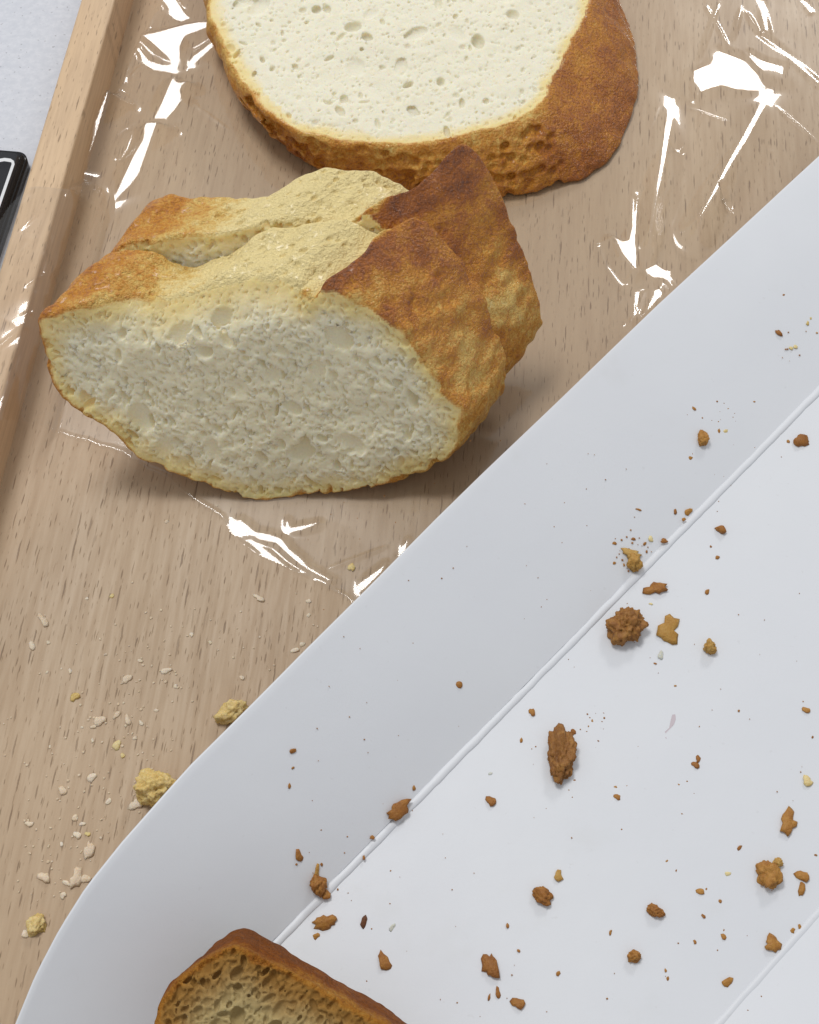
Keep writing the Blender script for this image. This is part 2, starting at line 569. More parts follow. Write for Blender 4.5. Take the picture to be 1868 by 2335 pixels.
def poly_sdf(poly, X, Y):
    """signed distance (negative inside) to a closed polygon"""
    P = np.asarray(poly, float)
    d2 = np.full(X.shape, 1e9); ins = np.zeros(X.shape, bool)
    for a, b in zip(P, np.roll(P, -1, 0)):
        e = b - a
        wx, wy = X - a[0], Y - a[1]
        t = np.clip((wx * e[0] + wy * e[1]) / (e @ e + 1e-20), 0, 1)
        d2 = np.minimum(d2, (wx - e[0] * t) ** 2 + (wy - e[1] * t) ** 2)
        c = ((a[1] <= Y) != (b[1] <= Y))
        with np.errstate(divide='ignore', invalid='ignore'):
            xi = a[0] + (Y - a[1]) / (b[1] - a[1] if b[1] != a[1] else 1e-12) * e[0]
        ins ^= c & (X < xi)
    d = np.sqrt(d2)
    return np.where(ins, -d, d)

def smooth_poly(P, it=2):
    P = np.asarray(P, float)
    for _ in range(it):
        Q = np.roll(P, -1, 0)
        P = np.stack([0.75 * P + 0.25 * Q, 0.25 * P + 0.75 * Q], 1).reshape(-1, 2)
    return P

def surface_nets(f):
    s = f < 0
    c = np.zeros(tuple(n - 1 for n in f.shape), np.int8)
    cor = [(a, b, d) for a in (0, 1) for b in (0, 1) for d in (0, 1)]
    nx, ny, nz = f.shape
    for a, b, d in cor:
        c += s[a:nx - 1 + a, b:ny - 1 + b, d:nz - 1 + d]
    act = (c > 0) & (c < 8)
    I, J, K = np.nonzero(act)
    idx = np.full(act.shape, -1, np.int32)
    idx[I, J, K] = np.arange(len(I))
    pos = np.zeros((len(I), 3), np.float32); cnt = np.zeros(len(I), np.float32)
    for p in cor:
        for ax in range(3):
            if p[ax]: continue
            q = list(p); q[ax] = 1
            fa = f[I + p[0], J + p[1], K + p[2]]; fb = f[I + q[0], J + q[1], K + q[2]]
            m = (fa < 0) != (fb < 0)
            t = np.where(m, fa / np.where(m, fa - fb, 1), 0)
            pos[:, ax] += np.where(m, t, 0)
            for o in range(3):
                if o != ax: pos[:, o] += np.where(m, p[o], 0)
            cnt += m
    pos = pos / cnt[:, None] + np.stack([I, J, K], 1)
    quads = []
    for ax in range(3):
        o1, o2 = (ax + 1) % 3, (ax + 2) % 3
        sl0 = [slice(None)] * 3; sl1 = [slice(None)] * 3
        sl0[ax] = slice(0, f.shape[ax] - 1); sl1[ax] = slice(1, f.shape[ax])
        for o in (o1, o2):
            sl0[o] = slice(1, f.shape[o] - 1); sl1[o] = slice(1, f.shape[o] - 1)
        A, B = s[tuple(sl0)], s[tuple(sl1)]
        E = np.stack(np.nonzero(A != B), 1)
        fl_ = A[tuple(E.T)]
        E[:, o1] += 1; E[:, o2] += 1
        u1 = np.zeros(3, int); u1[o1] = 1
        u2 = np.zeros(3, int); u2[o2] = 1
        q = np.stack([idx[tuple((E - u1 - u2).T)], idx[tuple((E - u2).T)], idx[tuple(E.T)], idx[tuple((E - u1).T)]], 1)
        q[~fl_] = q[~fl_][:, ::-1]
        quads.append(q)
    quads = np.concatenate(quads)
    quads = quads[(quads >= 0).all(1)]
    return pos, quads

def smax(a, b, k):
    h = np.maximum(k - np.abs(a - b), 0) / k
    return np.maximum(a, b) + h * h * k * 0.25

class Slice:
    """a slice of bread: two outlines (front cut, rear cut) lofted in a voxel field, all in millimetres"""
    def __init__(self, O, U, V, W, front, back, seed, h=0.27, wavy=0.35):
        self.O, self.U, self.V, self.W = [np.asarray(q, float) for q in (O, U, V, W)]
        n = np.cross(self.U, self.V)
        self.T = abs(np.dot(self.W, n)) * 1000          # thickness in mm
        self.h = h
        self.rng = np.random.default_rng(seed)
        allp = np.concatenate([front, back])
        self.lo = np.array([*(allp.min(0) - 5.5), -2.2])
        hi = np.array([*(allp.max(0) + np.array([5.5, 9.0])), self.T + 2.2])
        self.shape = tuple(np.ceil((hi - self.lo) / h).astype(int))
        u = (self.lo[0] + np.arange(self.shape[0]) * h).astype(np.float32)
        v = (self.lo[1] + np.arange(self.shape[1]) * h).astype(np.float32)
        ww = (self.lo[2] + np.arange(self.shape[2]) * h).astype(np.float32)
        X, Y = np.meshgrid(u, v, indexing='ij')
        a = poly_sdf(smooth_poly(front), X, Y).astype(np.float32)
        b = poly_sdf(smooth_poly(back), X, Y).astype(np.float32)
        t = np.clip(ww / self.T, 0, 1)
        self.u, self.v, self.w, self.t = u[:, None, None], v[None, :, None], ww[None, None, :], t[None, None, :]
        self.f = a[:, :, None] * (1 - t) + b[:, :, None] * t
        self.f -= 0.5 * np.sin(np.pi * t)
        self.front2d = a
        self.wavy = wavy
    def noise(self, mm):
        return vnoise(self.shape, mm / self.h if not isinstance(mm, tuple) else tuple(q / self.h for q in mm), self.rng)
    def crust_noise(self, a1=0.45, a2=0.20, a3=0.16):
        self.f += a1 * self.noise(7.0) + a2 * self.noise(2.2) + a3 * self.noise(1.0)
    def cut(self, rough=1.0, shoulder=None):
        """intersect with the slab between the two cuts"""
        self.prof = self.f.copy()
        n1 = self.wavy * self.noise((9, 9, 30)) + rough * (0.11 * self.noise(2.0) + 0.06 * self.noise(0.9))
        g = np.maximum(-self.w, self.w - self.T) + n1
        if shoulder is not None:
            dpt = np.clip(shoulder[0] + self.prof, 0, None)
            g = g + (shoulder[1] * (dpt / shoulder[0]) ** 2 * shoulder[2] * (1 - self.t)).astype(np.float32)
        self.f = smax(self.f, g, 1.0)
        neg = self.f < 0
        first = np.argmax(neg, axis=2)
        self.ws = np.where(neg.any(2), self.lo[2] + first * self.h, 0.0)      # where the cut face lies
    def stamp(self, c, r, M=None, k=0.25):
        c = (np.asarray(c) - self.lo) / self.h
        rr = np.asarray(r) / self.h
        R_ = rr.max() + 2
        a = np.maximum(np.floor(c - R_).astype(int), 0)
        b = np.minimum(np.ceil(c + R_).astype(int) + 1, self.shape)
        if (b <= a).any(): return
        g = np.stack(np.meshgrid(*[np.arange(x, y) for x, y in zip(a, b)], indexing='ij'), -1) - c
        if M is not None: g = g @ M
        q = np.sqrt(((g / rr) ** 2).sum(-1))
        d = ((q - 1) * rr.min() * self.h).astype(np.float32)
        sl = tuple(slice(x, y) for x, y in zip(a, b))
        self.f[sl] = smax(self.f[sl], -d, k)
    def pores(self, spec, ang=0.0, stretch=1.7, margin=1.0, deep=0.8, over=0.88, w0=-0.35, w1=0.55, k=0.10):
        """cells of the crumb, packed side by side: spec = [(tries, rmin, rmax), ...] from large to small"""
        occ = np.zeros(self.front2d.shape, bool)
        iu, iv = np.nonzero(self.front2d < -margin)
        h = self.h; rng = self.rng
        for tries, r0, r1 in spec:
            for q in rng.integers(0, len(iu), tries):
                if occ[iu[q], iv[q]]: continue
                r = r0 + (r1 - r0) * rng.random() ** 2
                if self.ws[iu[q], iv[q]] > 1.3 and r > 0.42: continue
                a = ang + rng.normal(0, 0.45)
                st = 1 + (stretch - 1) * rng.random() * 1.6
                rx, ry = r * math.sqrt(st), r / math.sqrt(st)
                m = int(rx / h) + 1
                x0, x1, y0, y1 = max(iu[q] - m, 0), iu[q] + m + 1, max(iv[q] - m, 0), iv[q] + m + 1
                sub = occ[x0:x1, y0:y1]
                X, Y = np.meshgrid(np.arange(x0, x0 + sub.shape[0]) - iu[q], np.arange(y0, y0 + sub.shape[1]) - iv[q], indexing='ij')
                ca_, sa_ = math.cos(a), math.sin(a)
                e = ((X * ca_ + Y * sa_) * h / rx) ** 2 + ((-X * sa_ + Y * ca_) * h / ry) ** 2 < over
                if (sub & e).any(): continue
                sub |= e
                M = np.array([[ca_, -sa_, 0], [sa_, ca_, 0], [0, 0, 1]])
                c = (self.lo[0] + iu[q] * h, self.lo[1] + iv[q] * h, self.ws[iu[q], iv[q]] + rng.uniform(w0, w1) * r * deep)
                self.stamp(c, (rx, ry, r * deep), M, k)
    def skin_pores(self, n, mask, r0, r1):
        """little holes broken through the pale skin"""
        near = np.argwhere((np.abs(self.prof) < self.h) & mask & (self.w > 1.5) & (self.w < self.T - 1))
        for q in self.rng.integers(0, len(near), n):
            r = self.rng.uniform(r0, r1)
            self.stamp(self.lo + near[q] * self.h, (r * self.rng.uniform(1, 2.2), r, r), None, 0.15)
    def mesh(self, name, mat, bake, base, flip=False):
        pos, quads = surface_nets(self.f)
        i = np.clip(np.round(pos).astype(int), 0, np.array(self.shape) - 1)
        dep = -self.prof[i[:, 0], i[:, 1], i[:, 2]]
        p = self.lo + pos * self.h
        uu, vv, wv = p.T
        nz = self.noise(2.2)[i[:, 0], i[:, 1], i[:, 2]]
        bk = bake(uu, vv, np.clip(wv / self.T, 0, 1), dep, nz)
        P = self.O + (uu[:, None] * self.U + vv[:, None] * self.V) / 1000 + (wv / self.T)[:, None] * self.W
        if np.dot(np.cross(self.U, self.V), self.W) < 0:
            quads = quads[:, ::-1]
        me = mesh_np(name, P - base, quads)
        fattr(me, "depth", dep)
        fattr(me, "bake", bk)
        o = link(name, me, None, mat, base)
        self.f = self.prof = None
        return o

def uv_on(px_list, O, U, V):
    n = np.cross(U, V)
    out = []
    for q in px_list:
        p = on_plane(*q, O, n) - O
        out.append((np.dot(p, U) * 1000, np.dot(p, V) * 1000))
    return np.array(out)

# ---- the two slices standing one behind the other
LEAN = R(25)
UA = np.array([1.0, 0, 0]); VA = np.array([0, math.sin(LEAN), math.cos(LEAN)])
b0 = at(640, 1137, 0.0006)
OA = np.array([0, b0[1], 0.0006])
prof_px = [(84, 805), (88, 760), (98, 722), (150, 705), (215, 705), (285, 716), (350, 716), (420, 698), (490, 680), (560, 668),
           (640, 658), (700, 654), (755, 662), (815, 684), (880, 724), (935, 772), (985, 832), (1022, 900), (1048, 965), (1050, 1015),
           (1012, 1060), (930, 1098), (850, 1118), (760, 1132), (640, 1139), (540, 1137), (450, 1114), (400, 1077), (330, 1047),
           (285, 1017), (262, 985), (180, 950), (112, 892), (90, 845)]
PA = uv_on(prof_px, OA, UA, VA)
def upx(x, y=700):
    return uv_on([(x, y)], OA, UA, VA)[0]
u720, u835, u330, u100 = upx(715)[0], upx(835)[0], upx(330)[0], upx(98)[0]
vtop = PA[:, 1].max(); vlow = PA[:, 1].min(); vmid = 0.55 * vtop
WA = np.array([0.0095, 0.0165, 0.0])
WB = np.array([0.0085, 0.0135, 0.0])

def score(S, lift, drop):
    """the baker's cut: a raised ear on the right of a pale opened strip"""
    ue = u720 + (u835 - u720) * S.t + 0.9 * S.noise((60, 60, 3.0))
    topm = sstep(S.v, vmid - 4, vmid + 4)
    rt = sstep(S.u - ue, 0.0, 4.0)                       # blisters and flakes on the browned side
    bl = S.noise(3.4)
    S.f -= (rt * (0.55 * np.maximum(bl, 0) + 0.22 * S.noise(1.5) + 0.5 * S.noise(9.0))).astype(np.float32)
    left = sstep(S.u - ue, -34.0, -1.5) * (1 - sstep(S.u - ue, -1.6, 0.4))
    S.f += (drop * left * topm).astype(np.float32)
    ear = np.exp(-((S.u - ue) / 9.0) ** 2) * sstep(S.u - ue, -1.5, 0.6) * (0.08 + 0.92 * S.t)
    S.f -= (lift * ear * topm).astype(np.float32)

def bake_A(uu, vv, t, dep, nz):
    ue = u720 + (u835 - u720) * t
    top = sstep(vv, vmid - 6, vmid + 3)
    right = sstep(uu - ue + 1.3 * nz, -3.0, 2.2)
    dark = np.exp(-np.maximum(uu - ue, 0) / 8.0)
    lx = uu - u100
    leftb = 1 - sstep(lx + 1.6 * nz, 2.0, 32.0)
    pale = -0.10 + 0.60 * leftb
    b = right * (0.42 + 0.44 * dark + 0.09 * nz - 0.10 * sstep(uu - ue, 14.0, 26.0)) + (1 - right) * pale
    side = 0.40
    return b * top + side * (1 - top)

def pore_px(S, O, U, V, lst):
    for x, y, rx, ry, ang, dep in lst:
        c = uv_on([(x, y)], O, U, V)[0]
        M = np.array([[math.cos(ang), -math.sin(ang), 0], [math.sin(ang), math.cos(ang), 0], [0, 0, 1]])
        ii = [int((c[q] - S.lo[q]) / S.h) for q in (0, 1)]
        S.stamp((c[0], c[1], S.ws[ii[0], ii[1]]), (rx, ry, dep), M, 0.4)

back = PA + np.random.default_rng(5).normal(0, 0.35, PA.shape)
for i, q in enumerate(prof_px):
    if q[0] > 800: back[i] += (1.6, 1.2 if q[1] < 900 else 0.0)
for i, q in enumerate(prof_px):
    if 260 <= q[0] <= 425 and q[1] < 740: back[i, 1] -= 2.2
    if 480 <= q[0] <= 700 and q[1] < 720: back[i, 1] += 1.8
A = Slice(OA, UA, VA, WA, PA, back, 11)
score(A, 4.4, 2.0)
A.crust_noise()
A.f += (0.4 * A.noise(1.3) * (1 - sstep(A.v, 5, 14))).astype(np.float32)
A.f += (0.42 * A.noise(4.0) * sstep(A.v, vmid, vmid + 8) * (1 - sstep(A.u, u720 - 4, u720 + 6))).astype(np.float32)
A.cut(1.3, (8.0, 6.0, sstep(A.v, vmid + 2, vmid + 9) * sstep(A.u, u100 + 8, u330 - 4) * (1 - sstep(A.u, u720 - 10, u720 + 1))))
PALE = lambda S: (S.v > vmid + 4) & (S.u > u100 + 16) & (S.u < u720 + (u835 - u720) * S.t - 2)
A.skin_pores(90, PALE(A), 0.25, 0.55)
pore_px(A, OA, UA, VA, [(938, 915, 2.5, 1.1, R(112), 2.2), (690, 1030, 3.0, 2.2, R(30), 2.0), (470, 800, 1.6, 1.3, 0, 1.6),
                        (672, 836, 0.75, 0.35, R(110), 2.2), (770, 1062, 1.3, 0.8, R(100), 1.5), (405, 1010, 1.4, 0.7, R(120), 1.4),
                        (600, 1040, 1.9, 0.9, R(115), 1.6), (330, 910, 1.4, 0.7, R(118), 1.2), (250, 900, 1.2, 0.7, R(60), 1.4),
                        (200, 925, 1.4, 0.8, R(40), 1.3), (880, 760, 0.9, 0.5, R(100), 1.2), (545, 940, 1.2, 0.6, R(115), 1.3)])
A.pores([(14, 1.8, 3.0)], R(118), 1.6, margin=3.0, deep=0.28)
A.pores([(45, 0.9, 1.5), (260, 0.5, 0.9), (1500, 0.33, 0.5), (1500, 0.26, 0.33)], R(118), 2.5, deep=1.0)
baseA = OA + np.array([PA[:, 0].mean() / 1000, 0.008, 0.0])
oA = A.mesh("bread_slice", BREAD, bake_A, baseA)
tag(oA, "crusty white bread slice showing its pale cut face, leaning against a second slice", "bread slice")

PB = PA.copy()
for i, q in enumerate(prof_px):
    if 260 <= q[0] <= 560 and q[1] < 740: PB[i, 1] += 2.0
    if 560 < q[0] < 720 and q[1] < 700: PB[i, 1] += 1.0
    if 720 < q[0] <= 840 and q[1] < 740: PB[i, 1] -= 1.5
PBb = PB.copy()
for i, q in enumerate(prof_px):
    if q[0] > 840: PB[i] += (-2.6, -2.2 if q[1] < 900 else 0.0)
for i, q in enumerate(prof_px):
    if 330 <= q[0] <= 430 and q[1] < 740: PBb[i, 1] -= 3.0
    if 150 <= q[0] < 330 and q[1] < 740: PBb[i, 1] -= 1.4
    if 700 <= q[0] <= 780 and q[1] < 700: PBb[i, 1] -= 2.6
    if 560 <= q[0] <= 700 and q[1] < 700: PBb[i, 1] -= 0.6
OB = OA + WA * 1.08
B = Slice(OB, UA, VA, WB, PB, PBb, 23)
score(B, 10.5, 1.6)
B.crust_noise()
B.f += (0.42 * B.noise(4.0) * sstep(B.v, vmid, vmid + 8) * (1 - sstep(B.u, u720 - 4, u720 + 6))).astype(np.float32)
B.cut()
B.skin_pores(90, PALE(B), 0.25, 0.6)
B.pores([(200, 0.65, 1.1), (1500, 0.4, 0.65)], R(118), 1.6)
oB = B.mesh("bread_slice", BREAD, bake_A, OB + np.array([PA[:, 0].mean() / 1000, 0.006, 0.0]))
tag(oB, "scored bread slice with a tall dark crust peak, standing behind the leaning slice", "bread slice")

# ---- the slice lying flat, cut face up
UC = np.array([1.0, 0, 0]); VC = np.array([0, 1.0, 0])
ZF = 0.0145
OC = np.array([0, 0.10, ZF])
face_px = [(455, -80), (470, -20), (484, 40), (497, 90), (517, 135), (548, 185), (588, 240), (642, 285), (720, 312), (820, 326),
           (920, 330), (1020, 324), (1120, 302), (1200, 268), (1255, 232), (1268, 180), (1292, 120), (1338, 60), (1352, 0), (1340, -100),
           (1250, -250), (1050, -350), (800, -370), (580, -300), (470, -170)]
base_px = [(490, -40), (482, 0), (500, 90), (520, 150), (552, 200), (585, 270), (640, 325), (700, 375), (760, 410), (850, 432),
           (1000, 448), (1130, 455), (1240, 444), (1330, 415), (1392, 375), (1425, 300), (1448, 250), (1456, 180), (1455, 130), (1440, 70),
           (1412, 10), (1385, -60), (1310, -160), (1180, -250), (1000, -300), (750, -280), (560, -190), (500, -100)]
PCf = uv_on(face_px, OC, UC, VC)
PCb = uv_on(base_px, np.array([0, 0.10, 0.0006]), UC, VC)
Cc = Slice(OC, UC, VC, np.array([0, 0, -(ZF - 0.0006)]), PCf, PCb, 37)
Cc.crust_noise(0.5, 0.22, 0.12)
Cc.f -= (1.2 * np.sin(np.pi * Cc.t)).astype(np.float32)
# dimples of the baking sheet on the sole (the side towards the viewer)
loop = smooth_poly(PCf, 2); loopb = smooth_poly(PCb, 2)
rg = np.random.default_rng(3)
front_b = [q for q in uv_on([(560, 215), (640, 325), (760, 410), (850, 432), (1000, 448), (1130, 455), (1240, 444), (1320, 420)], np.array([0, .1, .0006]), UC, VC)]
front_f = [q for q in uv_on([(560, 205), (642, 285), (740, 316), (820, 326), (920, 330), (1020, 324), (1120, 302), (1240, 240)], OC, UC, VC)]
fb, ff = np.array(front_b), np.array(front_f)
for row in range(6):
    tt = 0.16 + row * 0.15
    L = ff * (1 - tt) + fb * tt
    seg = np.linalg.norm(np.diff(L, axis=0), axis=1); cs = np.concatenate([[0], np.cumsum(seg)])
    s = 1.0 + (1.6 if row % 2 else 0)
    while s < cs[-1] - 1:
        p = np.array([np.interp(s, cs, L[:, k]) for k in (0, 1)]) + rg.normal(0, 0.5, 2)
        nout = np.array([0, -1.0])
        r = rg.uniform(0.8, 1.5)
        Cc.stamp((p[0], p[1] - 2.1, tt * Cc.T + rg.normal(0, .5)), (r * 1.2, 2.0, r * 0.9), None, 0.6)
        s += rg.uniform(2.3, 3.4)
Cc.cut(0.8)
pore_px(Cc, OC, UC, VC, [(805, 62, 2.3, 1.9, R(20), 2.2), (1090, 95, 1.6, 2.5, R(10), 2.4), (930, 190, 1.5, 0.8, R(40), 1.8),
                         (1005, 182, 1.0, 1.4, 0, 1.8), (598, 132, 0.6, 1.2, R(20), 1.4), (620, 155, 0.6, 0.9, 0, 1.3),
                         (930, 85, 1.0, 0.9, 0, 1.0), (750, 235, 1.0, 0.7, 0, 1.0), (1170, 30, 1.6, 1.8, 0, 1.5)])
Cc.pores([(24, 1.8, 3.4)], R(80), 1.7, margin=3.5, deep=0.28)
Cc.pores([(40, 0.9, 1.7), (260, 0.5, 0.9), (1700, 0.3, 0.5), (1500, 0.25, 0.3)], R(80), 2.2, deep=0.8, w0=-0.5, w1=0.35)
uC0 = uv_on([(1240, 200)], OC, UC, VC)[0]
def bake_C(uu, vv, t, dep, nz):
    b = 0.40 + 0.22 * t
    r = sstep(uu, uC0[0] - 6, uC0[0] + 4)
    l = 1 - sstep(uu, PCf[:, 0].min(), PCf[:, 0].min() + 12)
    return b * (1 - r) + r * (0.60 + 0.06 * t) - 0.12 * l * (1 - t)
oC = Cc.mesh("bread_slice", BREAD_C, bake_C, np.array([PCf[:, 0].mean() / 1000, 0.13, 0.0006]))
tag(oC, "thick bread slice lying flat with its white cut face up and dimpled brown crust", "bread slice")

# ---- the browner piece in the box
LD = R(72)
UD = np.array([1.0, 0, 0]); VD = np.array([0, math.sin(LD), math.cos(LD)])
pD = at(600, 2185, 0.031)
OD = pD.copy(); OD[0] = 0
dface = [(352, 2350), (358, 2300), (376, 2260), (412, 2222), (465, 2184), (522, 2150), (540, 2152), (605, 2176), (670, 2215), (735, 2255), (800, 2292),
         (870, 2330), (960, 2390), (990, 2460), (940, 2540), (820, 2590), (650, 2610), (480, 2570), (380, 2480)]
dback = [(346, 2350), (355, 2300), (372, 2256), (408, 2216), (466, 2180), (522, 2134), (545, 2134), (612, 2148), (690, 2190), (760, 2228), (830, 2262),
         (900, 2300), (1000, 2360), (1040, 2450), (960, 2540), (820, 2590), (650, 2610), (480, 2570), (380, 2480)]
nD = np.cross(UD, VD)          # towards the viewer
if nD[2] < 0: nD = -nD
WD = -nD * 0.020
PDf = uv_on(dface, OD, UD, VD)
PDb = uv_on(dback, OD + WD * 0.35, UD, VD)
PDb = PDf + (PDb - PDf) * 0.2
D = Slice(OD, UD, VD, WD, PDf, PDb, 51)
D.crust_noise(0.35, 0.15, 0.10)
D.cut(0.8)
D.pores([(50, 0.8, 1.4), (500, 0.45, 0.8), (3500, 0.28, 0.45)], R(60), 1.9, deep=1.0, w0=-0.3, w1=0.6)
def bake_D(uu, vv, t, dep, nz):
    return 0.36 + 0.34 * sstep(t, 0.02, 0.3)
oD = D.mesh("bread_heel", BREAD_D, bake_D, np.array([pD[0], pD[1] - 0.015, 0.003]))
tag(oD, "toasted brown bread piece with dark crust lying in the white box", "bread slice")

# ------------------------------------------------------------------ cling film
film_px = [(420, -120), (345, 60), (318, 112), (262, 230), (200, 355), (120, 500), (30, 575), (-60, 660), (-110, 760), (-110, 1110), (0, 1052),
           (60, 1028), (135, 990), (280, 1040), (500, 1186), (540, 1228), (640, 1292), (740, 1345), (880, 1420), (1120, 1330), (1500, 1000), (2000, 620), (2000, -120)]
FP = np.array([at(x, y, 0.0)[:2] for x, y in film_px])
step_ = 0.00036
gx = np.arange(FP[:, 0].min(), FP[:, 0].max(), step_)
gy = np.arange(FP[:, 1].min(), FP[:, 1].max(), step_)
GX, GY = np.meshgrid(gx, gy, indexing='ij')
rngf = np.random.default_rng(77)
def n2(mm):
    return vnoise((len(gx), len(gy), 1), (mm / 1000 / step_, mm / 1000 / step_, 4), rngf)[:, :, 0]
fsd = poly_sdf(FP, GX, GY) * 1000 + 0.5 * n2(6) + 0.25 * n2(2)
H = np.full(GX.shape, 0.25)                                         # millimetres above the tray
H += 0.22 * (n2(22) + 1.5).clip(0) + 0.05 * (n2(8) + 1).clip(0)
MASKS = np.zeros(GX.shape)
H += 0.45 * np.exp(-((fsd + 0.55) / 0.3) ** 2)                       # curled cut edge
glare = [
 ([(370, 5), (400, -2), (415, 20), (428, 38), (415, 44), (395, 38), (385, 20)], 1),
 ([(325, 92), (380, 84), (430, 75), (490, 72), (500, 80), (450, 92), (425, 98), (412, 115), (412, 135), (420, 158), (402, 160), (392, 138), (350, 108)], 1),
 ([(312, 116), (318, 112), (340, 138), (370, 148), (402, 150), (400, 160), (350, 155), (330, 142)], 1),
 ([(500, 98), (510, 105), (450, 140), (425, 155), (440, 130)], 1),
 ([(398, 195), (410, 207), (430, 206), (415, 220), (418, 240), (400, 258), (375, 275), (345, 295), (342, 285), (365, 250), (385, 215)], 1),
 ([(335, 320), (340, 312), (368, 312), (345, 360), (320, 410), (300, 430), (265, 455), (242, 485), (260, 455), (285, 410), (310, 370), (330, 345)], 1),
 ([(275, 325), (298, 310), (290, 340), (275, 360), (268, 345)], 1),
 ([(262, 258), (232, 330), (198, 400), (130, 492), (124, 495), (180, 400), (215, 330), (256, 255)], 1),
 ([(85, 850), (75, 880), (65, 920), (40, 950), (20, 980), (0, 1008), (-30, 1040), (-30, 1030), (0, 996), (30, 960), (50, 930), (60, 900), (78, 853)], 1),
 ([(106, 980), (130, 970), (129, 994), (112, 992)], 1), ([(76, 1010), (90, 1002), (94, 1012), (82, 1020)], 1), ([(42, 1028), (58, 1020), (60, 1033)], 1),
 ([(1642, 112), (1672, 122), (1700, 132), (1730, 160), (1760, 192), (1738, 202), (1705, 207), (1670, 205), (1645, 198), (1610, 212), (1590, 222), (1580, 205), (1578, 180), (1580, 165), (1620, 145)], 2),
 ([(1710, 115), (1740, 132), (1790, 145), (1785, 172), (1775, 175), (1762, 165), (1755, 190), (1745, 165), (1725, 145)], 2),
 ([(1531, 218), (1541, 220), (1526, 320), (1506, 430), (1491, 490), (1476, 562), (1470, 560), (1484, 480), (1499, 400), (1514, 300)], 2),
 ([(1395, 548), (1420, 560), (1432, 555), (1445, 510), (1454, 450), (1456, 455), (1453, 500), (1448, 560), (1452, 632), (1440, 628), (1415, 595)], 2),
 ([(1470, 615), (1498, 595), (1515, 610), (1532, 612), (1525, 625), (1535, 650), (1520, 662), (1500, 640), (1485, 632)], 2),
 ([(1505, 650), (1514, 660), (1485, 705), (1468, 720), (1485, 680)], 2),
 ([(1456, 655), (1462, 660), (1448, 700), (1452, 720), (1440, 735), (1446, 690)], 2),
 ([(1756, 196), (1763, 202), (1702, 330), (1662, 400), (1627, 470), (1591, 532), (1586, 528), (1648, 400)], 2),
 ([(1733, -5), (1743, -5), (1754, 70), (1745, 75)], 2), ([(1735, 76), (1746, 77), (1802, 120), (1870, 185), (1866, 192), (1790, 119)], 2),
 ([(1643, 448), (1651, 444), (1671, 482), (1661, 476)], 2), ([(1534, 331), (1553, 334), (1554, 344), (1544, 346)], 2),
 ([(1830, -5), (1838, -5), (1856, 22), (1848, 26)], 2), ([(1415, 30), (1424, 36), (1430, 52), (1421, 50)], 2),
 ([(510, 1196), (525, 1185), (548, 1183), (565, 1195), (582, 1210), (612, 1215), (642, 1225), (662, 1250), (692, 1275), (703, 1290), (757, 1322), (752, 1328), (690, 1293), (658, 1267), (628, 1238), (590, 1228), (572, 1216), (555, 1226), (520, 1210)], 1),
 ([(558, 1228), (580, 1238), (612, 1254), (642, 1279), (682, 1309), (738, 1336), (725, 1336), (668, 1314), (618, 1278)], 1),
 ([(647, 1212), (655, 1184), (661, 1200), (726, 1189), (721, 1198), (690, 1207)], 1),
 ([(812, 1348), (820, 1325), (850, 1305), (880, 1285), (872, 1306), (835, 1338)], 1),
 ([(918, 1242), (931, 1228), (926, 1250), (908, 1264)], 1),
]
for pl, which in glare:
    G = np.array([at(x, y, 0.0012)[:2] for x, y in pl])
    c = G.mean(0)
    lamp = LAMP1 if which == 1 else LAMP2
    tc = CAM - np.array([*c, 0.001]); tc /= np.linalg.norm(tc)
    tl = lamp - np.array([*c, 0.001]); tl /= np.linalg.norm(tl)
    hv = tc + tl
    g = -hv[:2] / hv[2]                                              # slope of a mirror patch there
    b0_, b1_ = G.min(0) - 0.008, G.max(0) + 0.008
    i0_, i1_ = np.searchsorted(gx, (b0_[0], b1_[0])); j0_, j1_ = np.searchsorted(gy, (b0_[1], b1_[1]))
    if i1_ - i0_ < 2 or j1_ - j0_ < 2: continue
    sl = (slice(i0_, i1_), slice(j0_, j1_))
    sd = poly_sdf(G, GX[sl], GY[sl]) * 1000
    lin = ((GX[sl] - c[0]) * g[0] + (GY[sl] - c[1]) * g[1]) * 1000
    rng_l = ((G - c) @ g * 1000)
    m = (1 - np.clip((sd - 0.06) / (0.8 + 0.9 * (rng_l.max() - rng_l.min())), 0, 1)) ** 2
    lin = lin - rng_l.min()
    H[sl] = H[sl] * (1 - m) + (0.3 + lin) * m
    MASKS[sl] = np.maximum(MASKS[sl], m)
# creases: fine folds running up to the big wrinkles
for (xa, ya, xb, yb, amp) in [(1640, 10, 1590, 150, .5), (1600, 260, 1590, 290, .4), (1545, 370, 1460, 640, .5), (1700, 30, 1735, 90, .5), (1440, 650, 1390, 690, .5),
                              (1420, 680, 1360, 790, .5), (300, 180, 330, 150, .4), (250, 270, 300, 175, .5), (1475, 640, 1440, 760, .6), (1690, 20, 1670, 100, .5)]:
    p, q = at(xa, ya, 0)[:2], at(xb, yb, 0)[:2]
    e = q - p
    t = np.clip(((GX - p[0]) * e[0] + (GY - p[1]) * e[1]) / (e @ e), 0, 1)
    dd = np.hypot(GX - p[0] - e[0] * t, GY - p[1] - e[1] * t) * 1000
    H += amp * np.exp(-(dd / 0.55) ** 2) * np.sin(np.pi * np.clip(t, 0.02, 0.98)) * (1 - MASKS)
RID = np.zeros(GX.shape)
